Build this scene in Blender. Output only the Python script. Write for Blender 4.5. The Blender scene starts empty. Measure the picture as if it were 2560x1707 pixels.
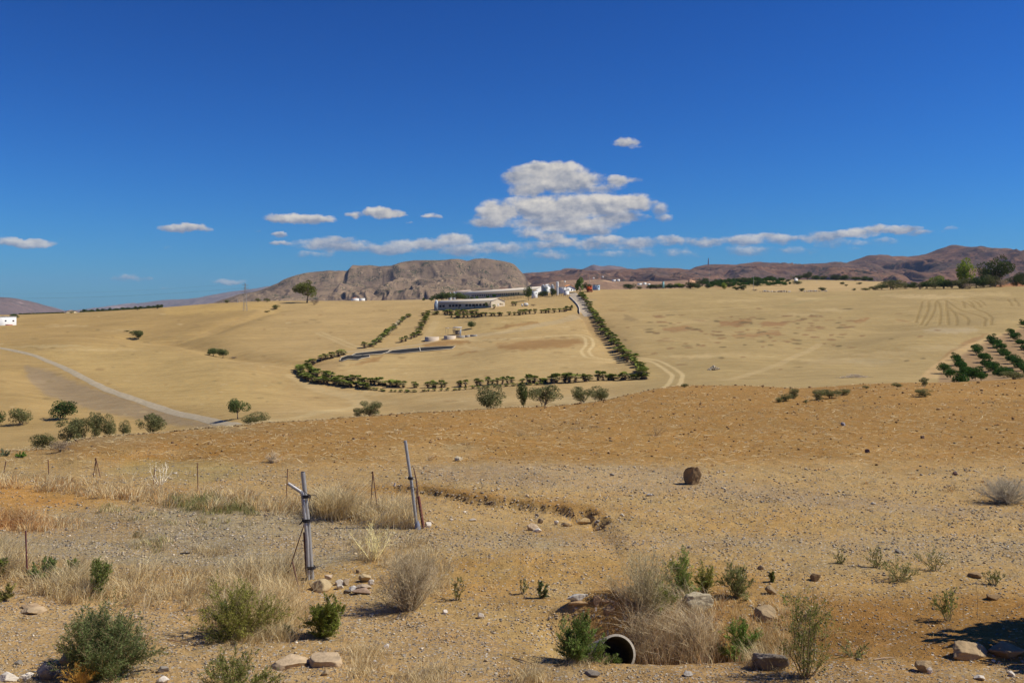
import bpy, math, random
import numpy as np
from mathutils import Vector

# ------------------------------------------------------------------ camera, sky, sun, exposure
F, CX, VH = 2400.0, 1280.0, 787.0        # focal length and horizon row in photo pixels (2560 x 1707)
SC = bpy.context.scene
COL = SC.collection
cam_d = bpy.data.cameras.new("camera")
cam = bpy.data.objects.new("camera", cam_d)
COL.objects.link(cam)
cam_d.sensor_width = 36.0
cam_d.lens = 36.0 * F / 2560.0
cam_d.shift_y = -(853.5 - VH) / 2560.0
cam_d.clip_start = 0.1
cam_d.clip_end = 80000
cam.location = (0, 0, 0)
cam.rotation_euler = (math.radians(90), 0, 0)
SC.camera = cam

SUN_AZ, SUN_EL = 92.0, 49.0              # degrees right of the view axis, degrees above the horizon
sun_d = bpy.data.lights.new("sun", 'SUN')
sun = bpy.data.objects.new("sun", sun_d)
COL.objects.link(sun)
sun_d.energy = 5.0
sun_d.angle = math.radians(0.5)
sun_d.color = (1.0, 0.94, 0.83)
_a, _e = math.radians(SUN_AZ), math.radians(SUN_EL)
SUNDIR = Vector((math.sin(_a) * math.cos(_e), math.cos(_a) * math.cos(_e), math.sin(_e)))
sun.rotation_euler = SUNDIR.to_track_quat('Z', 'Y').to_euler()
sun.location = SUNDIR * 100

SC.view_settings.view_transform = 'Standard'
SC.view_settings.look = 'None'
SC.view_settings.exposure = -0.06
SC.view_settings.gamma = 1.0
SC.render.engine = 'CYCLES'
SC.cycles.use_denoising = True
SC.cycles.max_bounces = 6
SC.cycles.diffuse_bounces = 3
SC.cycles.transparent_max_bounces = 8
SC.cycles.volume_bounces = 0
SC.cycles.sample_clamp_indirect = 4.0

# clouds: direction in photo pixels (x, y), half width, height above, height below, weight
CLOUDS = [
 (1375,425,92,22,26,1.0),(1300,440,42,16,26,.9),(1395,452,110,30,34,1.0),(1330,470,60,18,26,.8),(1335,416,40,7,9,.35),
 (1545,452,34,16,14,.8),(1575,450,34,9,9,.6),(1500,470,70,12,14,.6),
 (1390,520,150,34,36,1.0),(1250,532,62,30,26,1.0),(1500,512,100,30,34,1.0),(1580,510,52,26,14,.95),(1230,555,60,14,18,.8),
 (1540,545,75,18,16,.8),(1420,560,140,22,22,.9),(1470,578,70,12,14,.7),(1330,585,60,20,10,.6),(1380,592,50,18,12,.6),
 (1650,520,26,14,22,.42),(1660,545,28,10,14,.36),(1715,516,26,8,8,.25),
 (1567,358,32,12,9,.7),(1585,368,26,4,6,.35),
 (752,548,80,14,12,1.0),(700,550,30,6,8,.6),(885,538,24,10,8,.75),(955,533,55,15,11,.95),(1000,536,24,10,8,.7),
 (1075,541,27,6,5,.6),(466,572,54,11,10,.95),(450,566,20,8,6,.4),(60,608,66,12,9,.85),(20,606,40,8,7,.6),(157,600,9,3,3,.3),
 (327,697,44,9,7,.62),(340,691,22,7,5,.35),(577,704,46,6,6,.5),(555,707,30,4,4,.3),(633,580,16,5,5,.4),(700,588,18,6,5,.55),(420,617,12,4,4,.3),
 (1020,560,9,4,4,.3),(155,749,12,4,3,.25),(430,720,40,4,4,.22),
 (700,607,34,6,7,.6),(790,610,60,16,16,.7),(840,600,50,10,10,.6),(860,615,80,14,18,.75),(960,622,95,12,14,.7),(790,632,60,6,14,.4),
 (1060,612,95,16,18,.75),(1130,602,52,18,14,.85),(1150,622,60,14,20,.7),(1250,620,90,16,16,.6),(1350,612,70,14,14,.6),
 (1410,605,36,16,10,.75),(1460,612,70,16,14,.7),(1520,602,50,14,10,.7),(1590,608,70,14,16,.66),(1680,602,60,12,14,.66),(1760,606,70,10,16,.6),
 (1850,602,70,13,14,.64),(1920,590,55,10,14,.66),(1990,596,70,10,12,.62),(2060,592,60,12,12,.6),(2140,585,60,16,10,.8),(2190,574,40,12,10,.85),(2250,575,46,12,8,.8),(2300,582,50,6,6,.45),
 (1900,625,160,10,16,.35),(1650,628,170,10,18,.4),(1400,635,130,10,14,.4),(2150,604,120,8,12,.36),(1230,640,70,8,12,.25),
 (2060,640,30,6,6,.2),(2370,572,20,5,5,.2),(2160,622,40,5,6,.2),(2440,640,40,6,7,.3),(2500,643,26,4,4,.2)]

def build_world():
    w = bpy.data.worlds.new("World")
    SC.world = w
    w.use_nodes = True
    nt = w.node_tree
    nt.nodes.clear()
    N, L = nt.nodes, nt.links
    def M(op, a, b=None, c=None, clamp=False):
        n = N.new("ShaderNodeMath"); n.operation = op; n.use_clamp = clamp
        for i, v in enumerate((a, b, c)):
            if v is None: continue
            if isinstance(v, (int, float)): n.inputs[i].default_value = v
            else: L.new(v, n.inputs[i])
        return n.outputs[0]
    sky = N.new("ShaderNodeTexSky")
    sky.sky_type = 'NISHITA'
    sky.sun_disc = False
    sky.sun_elevation = math.radians(SUN_EL)
    sky.sun_rotation = math.radians(SUN_AZ)
    sky.altitude = 300
    sky.air_density = 1.0
    sky.dust_density = 0.3
    sky.ozone_density = 2.2
    # deeper, polarised-looking blue: one power curve per channel
    sr_ = N.new("ShaderNodeSeparateColor"); L.new(sky.outputs[0], sr_.inputs[0])
    hs = N.new("ShaderNodeCombineColor")
    for k_, (mul, pw) in enumerate(((0.30, 2.0), (0.76, 1.68), (1.32, 1.55))):
        L.new(M('MULTIPLY', M('POWER', M('MULTIPLY', sr_.outputs[k_], .1), pw), mul * 10), hs.inputs[k_])
    tc = N.new("ShaderNodeTexCoord")
    sp = N.new("ShaderNodeSeparateXYZ")
    L.new(tc.outputs['Generated'], sp.inputs[0])
    az = M('ARCTAN2', sp.outputs[0], sp.outputs[1])
    el = M('ARCSINE', sp.outputs[2])
    az = M('MULTIPLY', az, 57.2958)
    el = M('MULTIPLY', el, 57.2958)
    cb = N.new("ShaderNodeCombineXYZ")
    L.new(az, cb.inputs[0]); L.new(M('MULTIPLY', el, 1.45), cb.inputs[1])
    def noise(scale, detail, rough, off=(0, 0, 0)):
        n = N.new("ShaderNodeTexNoise")
        n.inputs['Scale'].default_value = scale
        n.inputs['Detail'].default_value = detail
        n.inputs['Roughness'].default_value = rough
        mp = N.new("ShaderNodeVectorMath"); mp.operation = 'ADD'
        mp.inputs[1].default_value = off
        L.new(cb.outputs[0], mp.inputs[0]); L.new(mp.outputs[0], n.inputs['Vector'])
        return n
    wn = noise(1.1, 3, .55, (3, 7, 1))
    ws = N.new("ShaderNodeSeparateColor")
    L.new(wn.outputs['Color'], ws.inputs[0])
    azw = M('ADD', az, M('MULTIPLY', M('SUBTRACT', ws.outputs[0], .5), 1.1))
    elw = M('ADD', el, M('MULTIPLY', M('SUBTRACT', ws.outputs[1], .5), .55))
    D = None; S = None; W = None
    for (u, v, ra, up, dn, wt) in CLOUDS:
        s = (u - CX) / F; t = (VH - v) / F
        a0 = math.degrees(math.atan(s)); e0 = math.degrees(math.atan(t / math.sqrt(1 + s * s)))
        k = 57.3 / F
        dx = M('MULTIPLY_ADD', azw, 1 / (ra * k * 1.25), -a0 / (ra * k * 1.25))
        dy = M('SUBTRACT', elw, e0)
        v_ = M('MAXIMUM', M('MULTIPLY', dy, 1 / (up * k * 1.25)), M('MULTIPLY', dy, -1 / (dn * k * 1.25)))
        q = M('MULTIPLY_ADD', v_, v_, M('MULTIPLY', dx, dx))
        d = M('MULTIPLY_ADD', q, -wt, wt, clamp=True)
        vv = M('MULTIPLY', d, M('MULTIPLY_ADD', dy, 1 / ((up + dn) * k), .25))
        D = d if D is None else M('MAXIMUM', D, d)
        S = vv if S is None else M('ADD', S, vv)
        W = d if W is None else M('ADD', W, d)
    n1 = noise(.62, 9, .63)
    n2 = noise(.62, 5, .5, (.22, .42, 0))
    ns = noise(.5, 4, .6, (9, 2, 4))
    body = M('MULTIPLY_ADD', M('SUBTRACT', n1.outputs['Fac'], .5), 1.5, D)
    body = M('MULTIPLY', body, M('MULTIPLY', D, 6, clamp=True))
    mr = N.new("ShaderNodeMapRange"); mr.interpolation_type = 'SMOOTHSTEP'
    mr.inputs['From Min'].default_value = .12; mr.inputs['From Max'].default_value = .66
    L.new(body, mr.inputs['Value'])
    rise = M('DIVIDE', S, M('MAXIMUM', W, .01))
    shade = M('ADD', M('MULTIPLY_ADD', rise, 1.0, .22), M('MULTIPLY', M('SUBTRACT', n1.outputs['Fac'], n2.outputs['Fac']), 2.0))
    shade = M('ADD', shade, M('MULTIPLY', M('SUBTRACT', ns.outputs['Fac'], .5), .9), clamp=True)
    cr = N.new("ShaderNodeValToRGB")
    cr.color_ramp.elements[0].position = .1; cr.color_ramp.elements[0].color = (.27, .30, .37, 1)
    cr.color_ramp.elements[1].position = .95; cr.color_ramp.elements[1].color = (.80, .745, .655, 1)
    L.new(shade, cr.inputs[0])
    low = N.new("ShaderNodeMapRange")          # far clouds near the horizon are thinner
    low.inputs['From Min'].default_value = 0.5; low.inputs['From Max'].default_value = 5.5
    low.inputs['To Min'].default_value = .55; low.inputs['To Max'].default_value = 1
    L.new(el, low.inputs['Value'])
    mx = N.new("ShaderNodeMix"); mx.data_type = 'RGBA'
    L.new(M('MULTIPLY', M('MULTIPLY', mr.outputs[0], low.outputs[0]), M('MULTIPLY_ADD', D, .5, .62, clamp=True)), mx.inputs[0])
    vs = N.new("ShaderNodeVectorMath"); vs.operation = 'SCALE'; vs.inputs['Scale'].default_value = 10.0
    L.new(cr.outputs[0], vs.inputs[0])
    L.new(hs.outputs[0], mx.inputs[6]); L.new(vs.outputs[0], mx.inputs[7])
    bg = N.new("ShaderNodeBackground"); bg.inputs['Strength'].default_value = 0.10
    out = N.new("ShaderNodeOutputWorld")
    L.new(mx.outputs[2], bg.inputs[0]); L.new(bg.outputs[0], out.inputs[0])
    w.cycles.sampling_method = 'MANUAL'
    w.cycles.sample_map_resolution = 512
build_world()

# ------------------------------------------------------------------ small helpers
def tag(o, label=None, cat=None, group=None, kind=None):
    if label: o["label"] = label
    if cat: o["category"] = cat
    if group: o["group"] = group
    if kind: o["kind"] = kind
    return o

def empty(name, loc=(0, 0, 0), rz=0.0, sc=(1, 1, 1)):
    o = bpy.data.objects.new(name, None)
    o.empty_display_size = 0.3
    COL.objects.link(o)
    o.location = loc; o.rotation_euler = (0, 0, rz); o.scale = sc
    return o

def link(name, me, parent=None, loc=None):
    o = bpy.data.objects.new(name, me)
    COL.objects.link(o)
    if parent is not None: o.parent = parent
    if loc is not None: o.location = loc
    return o

class MB:
    """collects geometry and links it as one mesh"""
    def __init__(s): s.V = []; s.Fc = []; s.C = []; s.n = 0
    def add(s, v, f, c=(1, 1, 1)):
        v = np.asarray(v, dtype=np.float32).reshape(-1, 3)
        c = np.asarray(c, dtype=np.float32)
        if c.ndim == 1: c = np.tile(c, (len(v), 1))
        if isinstance(f, np.ndarray): s.Fc.append(f.astype(np.int32) + s.n)
        else:
            by = {}
            for q in f: by.setdefault(len(q), []).append(q)
            for q in by.values(): s.Fc.append(np.array(q, dtype=np.int32) + s.n)
        s.V.append(v); s.C.append(c); s.n += len(v)
        return s
    def box(s, x0, x1, y0, y1, z0, z1, c=(1, 1, 1)):
        v = [(x0,y0,z0),(x1,y0,z0),(x1,y1,z0),(x0,y1,z0),(x0,y0,z1),(x1,y0,z1),(x1,y1,z1),(x0,y1,z1)]
        return s.add(v, [(0,3,2,1),(4,5,6,7),(0,1,5,4),(1,2,6,5),(2,3,7,6),(3,0,4,7)], c)
    def hexa(s, v8, c=(1, 1, 1)):
        return s.add(v8, [(0,3,2,1),(4,5,6,7),(0,1,5,4),(1,2,6,5),(2,3,7,6),(3,0,4,7)], c)
    def tube(s, pts, r, sides=6, c=(1, 1, 1), cap=True):
        P = np.asarray(pts, dtype=float); n = len(P)
        R = np.full(n, r) if np.isscalar(r) else np.asarray(r, dtype=float)
        T = np.gradient(P, axis=0) if n > 2 else np.tile(P[-1] - P[0], (n, 1))
        T /= np.maximum(np.linalg.norm(T, axis=1), 1e-9)[:, None]
        ref = np.tile(np.array([0., 0., 1.]), (n, 1))
        ref[np.abs(T[:, 2]) > .9] = (1., 0., 0.)
        A = np.cross(T, ref); A /= np.linalg.norm(A, axis=1)[:, None]
        B = np.cross(T, A)
        th = np.linspace(0, 2 * np.pi, sides, endpoint=False)
        V = P[:, None] + R[:, None, None] * (np.cos(th)[None, :, None] * A[:, None] + np.sin(th)[None, :, None] * B[:, None])
        i = np.arange(n - 1)[:, None] * sides; j = np.arange(sides)[None]; k = (j + 1) % sides
        f = np.stack([i + j, i + k, i + sides + k, i + sides + j], -1).reshape(-1, 4)
        s.add(V.reshape(-1, 3), f, c)
        if cap and sides > 2:
            s.add(V[0], [tuple(range(sides))], c); s.add(V[-1], [tuple(range(sides))[::-1]], c)
        return s
    def mesh(s, name, m, smooth=False):
        me = bpy.data.meshes.new(name)
        V = np.concatenate(s.V); me.vertices.add(len(V)); me.vertices.foreach_set("co", V.ravel())
        nl = sum(f.size for f in s.Fc); nf = sum(len(f) for f in s.Fc)
        me.loops.add(nl); me.polygons.add(nf)
        me.loops.foreach_set("vertex_index", np.concatenate([f.ravel() for f in s.Fc]))
        lens = np.concatenate([np.full(len(f), f.shape[1], dtype=np.int32) for f in s.Fc])
        st = np.zeros(nf, dtype=np.int32); st[1:] = np.cumsum(lens)[:-1]
        me.polygons.foreach_set("loop_start", st)
        if smooth: me.polygons.foreach_set("use_smooth", np.ones(nf, dtype=bool))
        at = me.attributes.new("Col", 'FLOAT_COLOR', 'POINT')
        at.data.foreach_set("color", np.concatenate([np.concatenate(s.C), np.ones((s.n, 1), dtype=np.float32)], 1).ravel())
        me.update(calc_edges=True)
        if m is not None: me.materials.append(m)
        return me
    def build(s, name, m, parent=None, smooth=False, loc=None):
        return link(name, s.mesh(name, m, smooth), parent, loc)

def sm(a, b, x):
    t = np.clip((x - a) / (b - a), 0, 1)
    return t * t * (3 - 2 * t)

def vnoise(x, y, seed=0):
    xi = np.floor(x).astype(np.int64); yi = np.floor(y).astype(np.int64)
    fx = x - xi; fy = y - yi
    fx = fx * fx * (3 - 2 * fx); fy = fy * fy * (3 - 2 * fy)
    def h(a, b):
        n = (a * 374761393 + b * 668265263 + seed * 1442695041) & 0xffffffff
        n = ((n ^ (n >> 13)) * 1274126177) & 0xffffffff
        n = (n ^ (n >> 16)) & 0xffff
        return n / 65535.0
    return (h(xi, yi) * (1 - fx) + h(xi + 1, yi) * fx) * (1 - fy) + (h(xi, yi + 1) * (1 - fx) + h(xi + 1, yi + 1) * fx) * fy

def fbm(x, y, seed=0, oct=4, gain=.5):
    s = 0; a = 1; t = 0
    for i in range(oct):
        s = s + a * vnoise(x * 2 ** i, y * 2 ** i, seed + i * 17); t += a; a *= gain
    return s / t - .5

def pchip(x, y, xq):
    """monotone cubic interpolation; x (n,) or (n,m) increasing on axis 0"""
    h = np.diff(x); d = np.diff(y) / h
    m = np.zeros_like(y)
    same = d[:-1] * d[1:] > 0
    w1 = 2 * h[1:] + h[:-1]; w2 = h[1:] + 2 * h[:-1]
    with np.errstate(divide='ignore', invalid='ignore'):
        hm = (w1 + w2) / (w1 / d[:-1] + w2 / d[1:])
    m[1:-1] = np.where(same, hm, 0)
    m[0] = d[0]; m[-1] = d[-1]
    k = np.clip(np.searchsorted(x, xq) - 1, 0, len(h) - 1)
    t = (xq - x[k]) / h[k]
    t = np.clip(t, 0, 1)
    return ((2*t**3 - 3*t**2 + 1) * y[k] + (t**3 - 2*t**2 + t) * h[k] * m[k] + (-2*t**3 + 3*t**2) * y[k+1] + (t**3 - t**2) * h[k] * m[k+1])

# ------------------------------------------------------------------ terrain: feature lines (u, depth y, photo row v)
LINES = [
 # 0..3 near terrace
 {-800:(11,1930), 3400:(11,1930)},
 {-800:(16,1607), 3400:(16,1607)},
 {-800:(24,1328), 3400:(24,1328)},
 {-800:(33,1184), 0:(33,1184), 600:(33.5,1177), 1300:(34,1170), 2560:(35,1158), 3400:(35,1158)},
 # 4 crest of the near field
 {-800:(44,1140), 0:(46,1128), 120:(47,1124), 200:(50,1098), 450:(55,1078), 700:(60,1056), 1000:(65,1036), 1280:(70,1020), 1420:(72,1014), 1500:(75,1003), 1600:(85,980), 1720:(92,963), 1850:(92,964), 2000:(88,970), 2200:(90,958), 2400:(92,955), 2560:(95,946), 3400:(95,940)},
 # 5 hidden foot
 {-800:(65,1160), 0:(66,1148), 700:(82,1085), 1300:(92,1055), 1700:(112,1000), 2560:(115,985), 3400:(115,980)},
 # 6 valley bottom
 {-800:(135,1150), 0:(135,1145), 200:(140,1120), 700:(150,1085), 1300:(150,1042), 1700:(150,985), 2000:(150,985), 2560:(155,965), 3400:(155,960)},
 # 7 valley floor in view
 {-800:(200,1095), 0:(200,1085), 200:(200,1075), 400:(205,1063), 600:(205,1047), 900:(205,1035), 1300:(205,1005), 1500:(205,985), 1700:(200,965), 2000:(200,962), 2200:(215,950), 2400:(225,945), 2560:(225,940), 3400:(225,935)},
 # 8 foot of the facing slope
 {-800:(310,930), 0:(310,930), 200:(300,945), 400:(295,955), 600:(290,950), 800:(283,957), 1000:(262,978), 1130:(258,975), 1300:(252,963), 1500:(243,957), 1609:(240,951), 1800:(242,930), 2000:(250,920), 2200:(262,915), 2400:(270,900), 2560:(270,895), 3400:(270,890)},
 # 9
 {-800:(390,872), 0:(400,868), 200:(380,870), 400:(380,880), 600:(380,872), 800:(385,858), 1000:(385,852), 1130:(380,848), 1300:(355,855), 1500:(350,850), 1609:(335,850), 1800:(330,850), 2000:(340,838), 2400:(340,830), 2560:(340,825), 3400:(340,820)},
 # 10
 {-800:(500,825), 0:(500,822), 200:(490,822), 400:(485,820), 600:(480,806), 800:(485,800), 1000:(505,788), 1100:(505,780), 1240:(470,773), 1400:(460,777), 1500:(455,780), 1609:(450,780), 1800:(450,780), 2000:(450,775), 2200:(450,770), 2400:(450,760), 2560:(450,755), 3400:(450,750)},
 # 11 skyline of the facing slope
 {-800:(640,788), 0:(640,787), 150:(640,783), 220:(640,780), 400:(645,769), 560:(650,757), 700:(650,752), 900:(650,752), 1040:(650,751), 1150:(640,749), 1300:(620,739), 1400:(600,731), 1500:(600,724), 1620:(600,724), 1800:(600,727), 1960:(620,730), 2080:(620,728), 2190:(620,725), 2400:(600,718), 2560:(600,714), 3400:(600,712)},
 # 12 dip behind
 {-800:(760,800), 0:(760,799), 400:(760,782), 700:(760,762), 1000:(760,757), 1300:(730,745), 1500:(700,730), 1700:(690,731), 1960:(690,737), 2200:(690,731), 2400:(680,725), 2560:(680,720), 3400:(680,718)},
 # 13 second rise
 {-800:(1000,803), 0:(1000,802), 400:(1000,784), 700:(1000,761), 900:(1000,752), 1060:(1000,749), 1300:(1000,744), 1500:(950,724), 1650:(900,722), 1800:(900,715), 1900:(900,711), 2000:(900,712), 2150:(900,712), 2300:(900,716), 2400:(800,722), 2480:(760,716), 2560:(760,704), 3400:(760,702)},
 # 14
 {-800:(1700,799), 0:(1700,798), 400:(1700,785), 700:(1700,768), 1000:(1700,757), 1300:(1700,745), 1500:(1500,730), 1700:(1300,722), 1850:(1150,703), 2000:(1150,700), 2200:(1200,704), 2300:(1200,716), 2560:(1200,712), 3400:(1200,710)},
 # 15, 16 far plain
 {-800:(4500,794), 700:(4500,780), 1000:(4500,770), 1500:(4000,745), 2000:(4000,735), 2560:(4000,735), 3400:(4000,735)},
 {-800:(26000,794), 3400:(26000,792)},
]
def col_nodes(u):
    Y = np.zeros((len(LINES), len(u))); V = np.zeros_like(Y)
    for k, d in enumerate(LINES):
        us = np.array(sorted(d)); ys = np.array([d[q][0] for q in us], float); vs = np.array([d[q][1] for q in us], float)
        uq = np.clip(u, us[0], us[-1])
        Y[k] = pchip(us.astype(float), np.log(ys), uq); V[k] = pchip(us.astype(float), vs, uq)
    return Y, V

UG = np.concatenate([np.linspace(-2600, -140, 60, endpoint=False), np.linspace(-140, 2700, 1000), np.linspace(2700, 5200, 60)[1:]])
YG = np.concatenate([np.exp(np.linspace(math.log(11), math.log(75), 420, endpoint=False)),
                     np.exp(np.linspace(math.log(75), math.log(200), 90, endpoint=False)),
                     np.exp(np.linspace(math.log(200), math.log(700), 330, endpoint=False)),
                     np.exp(np.linspace(math.log(700), math.log(26000), 120))])
TG = np.log(YG)
_Y, _V = col_nodes(UG)
VG = np.zeros((len(UG), len(YG)))
for i in range(len(UG)):
    VG[i] = pchip(_Y[:, i], _V[:, i], TG)
SG = (UG - CX) / F
YY = np.tile(YG, (len(UG), 1)); XX = SG[:, None] * YY
ZG = -(VG - VH) / F * YY
# gentle roughness of real ground
ZG += (fbm(XX / 26, YY / 26, 3, 3) * 1.3 + fbm(XX / 70, YY / 70, 33, 2) * 2.2) * sm(120, 260, YY) * (1 - sm(560, 620, YY))
ZG += fbm(XX / 120, YY / 120, 5, 3) * 6 * sm(900, 2000, YY)
ZG += fbm(XX / 3.1, YY / 3.1, 1, 3) * .16 * (1 - sm(70, 110, YY))
ZG += fbm(XX / .55, YY / .55, 2, 4, .6) * .085 * (1 - sm(60, 90, YY))

def zlook(x, y):
    x = np.asarray(x, float); y = np.asarray(y, float)
    yc = np.clip(y, YG[0], YG[-1] * .999)
    u = np.clip(CX + F * x / yc, UG[0], UG[-1] - .01)
    i = np.clip(np.searchsorted(UG, u) - 1, 0, len(UG) - 2); j = np.clip(np.searchsorted(TG, np.log(yc)) - 1, 0, len(TG) - 2)
    a = (u - UG[i]) / (UG[i + 1] - UG[i]); b = (np.log(yc) - TG[j]) / (TG[j + 1] - TG[j])
    return (ZG[i, j] * (1 - a) + ZG[i + 1, j] * a) * (1 - b) + (ZG[i, j + 1] * (1 - a) + ZG[i + 1, j + 1] * a) * b

def hit(u, v, ymin=11.5, ymax=25000):
    """ground point seen at photo pixel (u, v)"""
    i = int(np.clip(np.searchsorted(UG, u) - 1, 0, len(UG) - 2)); a = (u - UG[i]) / (UG[i + 1] - UG[i])
    z = ZG[i] * (1 - a) + ZG[i + 1] * a
    vv = VH - F * z / YG
    ok = (YG >= ymin) & (YG <= ymax)
    idx = np.nonzero(ok & (vv <= v))[0]
    if len(idx) == 0:
        j = int(np.argmin(np.where(ok, vv, 9e9))); y = YG[j]
    else:
        j = idx[0]; y = YG[j]
        if j > 0 and vv[j - 1] > v:
            y = YG[j - 1] + (YG[j] - YG[j - 1]) * (vv[j - 1] - v) / max(vv[j - 1] - vv[j], 1e-6)
    x = (u - CX) / F * y
    return float(x), float(y), float(zlook(x, y))

def at(u, y):
    x = (u - CX) / F * y
    return float(x), float(y), float(zlook(x, y))

def bump_at(u, v, rx, ry, dz, power=1.0):
    """lowers or raises the ground in an ellipse round the point seen at (u, v)"""
    global ZG
    x0, y0, _ = hit(u, v)
    d = ((XX - x0) / rx) ** 2 + ((YY - y0) / ry) ** 2
    ZG += dz * np.exp(-d ** power * 1.4)

def carve(pts, width, dz, ymin=160, ymax=700):
    """sinks (or lifts) a soft fold in the land along a line"""
    global ZG
    W = np.array([hit(u, v, ymin, ymax)[:2] for u, v in pts]); box = (YY > W[:, 1].min() - width * 3) & (YY < W[:, 1].max() + width * 3)
    x = XX[box]; y = YY[box]; dm = np.full(x.shape, 1e9)
    for i in range(len(W) - 1):
        dx, dy = W[i + 1] - W[i]; ll = dx * dx + dy * dy + 1e-9
        t = np.clip(((x - W[i, 0]) * dx + (y - W[i, 1]) * dy) / ll, 0, 1)
        dm = np.minimum(dm, np.hypot(x - W[i, 0] - t * dx, y - W[i, 1] - t * dy))
    ZG[box] += dz * np.exp(-(dm / width) ** 2)
carve([(330,838),(400,846),(470,856),(560,888),(640,903),(740,910)], 9, -2.6)
carve([(690,776),(600,800),(520,832),(430,858)], 7, -1.8)
carve([(-60,870),(150,868),(300,872),(400,882),(520,915),(620,950)], 22, 2.6)
carve([(60,925),(160,985),(300,1030),(450,1062)], 9, -1.6)
carve([(700,930),(800,985),(900,1005),(1000,1015)], 12, -1.5)
carve([(1480,790),(1500,830),(1560,900)], 5, -1.0)
carve([(1880,930),(1980,895),(2080,850),(2180,810)], 16, -1.6)
carve([(1500,770),(1800,785),(2000,795),(2200,806)], 26, -2.2)
carve([(2250,870),(2400,830),(2560,805)], 14, 1.6)
# the pipe ditch, the washed-out hollow and its holes
bump_at(1640, 1590, 2.2, 1.0, -0.75, 1.4)
bump_at(1500, 1620, .8, .75, -0.30, 1.5)
bump_at(1950, 1600, 2.0, .9, -0.3)
bump_at(1505, 1572, .8, .45, .62, 1.3)
hx = [hit(u, v)[:2] for u, v in ((860,1222),(960,1212),(1060,1216),(1160,1232),(1240,1246),(1320,1252),(1400,1262),(1470,1282),(1510,1305))]
for k in range(len(hx) - 1):
    pass
HXa = np.array(hx)
_w = (YY > 20) & (YY < 40)
cy = np.interp(XX[_w], HXa[:, 0], HXa[:, 1])
cy = cy + fbm(XX[_w] / .8, YY[_w] / 4, 41, 3) * .7
dd = cy - YY[_w]                       # > 0 on the camera's side of the scarp
fade = sm(HXa[0, 0] - .5, HXa[2, 0], XX[_w]) * (1 - sm(HXa[-2, 0] - .2, HXa[-1, 0] + .5, XX[_w]))
ZG[_w] -= fade * .22 * sm(-.05, .3, dd) * (1 - sm(1.0, 5.0, dd))
bump_at(1458, 1282, .34, .42, -.5, 1.6)
bump_at(1498, 1303, .26, .36, -.38, 1.6)
bump_at(2440, 1625, 1.0, .5, .16)
# left: low banks and the cut behind the far fence
bump_at(400, 1130, 2.6, 2.0, -.7)
bump_at(150, 1160, 3.5, 1.8, -.5)

# ------------------------------------------------------------------ materials
def new_mat(name):
    m = bpy.data.materials.new(name); m.use_nodes = True
    nt = m.node_tree; nt.nodes.clear()
    return m, nt.nodes, nt.links

def vc_mat(name, rough=.85, var=.25, scale=6.0, detail=4, tint=(1, 1, 1), bump=0.0, bscale=20.0, spec=.25, leaf=False, metal=0.0, attr=True, rnd=0.0):
    """object colour from the Col attribute (or the tint), varied by noise"""
    m, N, L = new_mat(name)
    out = N.new("ShaderNodeOutputMaterial")
    tc = N.new("ShaderNodeTexCoord")
    nz = N.new("ShaderNodeTexNoise"); nz.inputs['Scale'].default_value = scale; nz.inputs['Detail'].default_value = detail; nz.inputs['Roughness'].default_value = .65
    L.new(tc.outputs['Object'], nz.inputs['Vector'])
    mr = N.new("ShaderNodeMapRange"); mr.inputs['From Min'].default_value = .25; mr.inputs['From Max'].default_value = .75
    mr.inputs['To Min'].default_value = 1 - var; mr.inputs['To Max'].default_value = 1 + var
    L.new(nz.outputs['Fac'], mr.inputs['Value'])
    fac = mr.outputs[0]
    if rnd:
        oi = N.new("ShaderNodeObjectInfo")
        r2 = N.new("ShaderNodeMapRange"); r2.inputs['To Min'].default_value = 1 - rnd; r2.inputs['To Max'].default_value = 1 + rnd
        L.new(oi.outputs['Random'], r2.inputs['Value'])
        mm = N.new("ShaderNodeMath"); mm.operation = 'MULTIPLY'; L.new(fac, mm.inputs[0]); L.new(r2.outputs[0], mm.inputs[1]); fac = mm.outputs[0]
    if attr:
        at_ = N.new("ShaderNodeAttribute"); at_.attribute_name = "Col"
        tn = N.new("ShaderNodeVectorMath"); tn.operation = 'MULTIPLY'; tn.inputs[1].default_value = tint
        L.new(at_.outputs['Color'], tn.inputs[0]); base = tn.outputs[0]
    else:
        rg = N.new("ShaderNodeRGB"); rg.outputs[0].default_value = (*tint, 1); base = rg.outputs[0]
    sc = N.new("ShaderNodeVectorMath"); sc.operation = 'SCALE'
    L.new(base, sc.inputs[0]); L.new(fac, sc.inputs['Scale'])
    if leaf:
        d = N.new("ShaderNodeBsdfDiffuse"); t = N.new("ShaderNodeBsdfTranslucent"); mx = N.new("ShaderNodeMixShader")
        mx.inputs[0].default_value = .3
        L.new(sc.outputs[0], d.inputs[0]); L.new(sc.outputs[0], t.inputs[0])
        L.new(d.outputs[0], mx.inputs[1]); L.new(t.outputs[0], mx.inputs[2]); L.new(mx.outputs[0], out.inputs[0])
    else:
        p = N.new("ShaderNodeBsdfPrincipled")
        p.inputs['Roughness'].default_value = rough; p.inputs['Specular IOR Level'].default_value = spec; p.inputs['Metallic'].default_value = metal
        L.new(sc.outputs[0], p.inputs['Base Color']); L.new(p.outputs[0], out.inputs[0])
        if bump:
            b = N.new("ShaderNodeBump"); b.inputs['Distance'].default_value = bump; b.inputs['Strength'].default_value = 1
            n2 = N.new("ShaderNodeTexNoise"); n2.inputs['Scale'].default_value = bscale; n2.inputs['Detail'].default_value = 6
            L.new(tc.outputs['Object'], n2.inputs['Vector']); L.new(n2.outputs['Fac'], b.inputs['Height']); L.new(b.outputs[0], p.inputs['Normal'])
    return m

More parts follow.
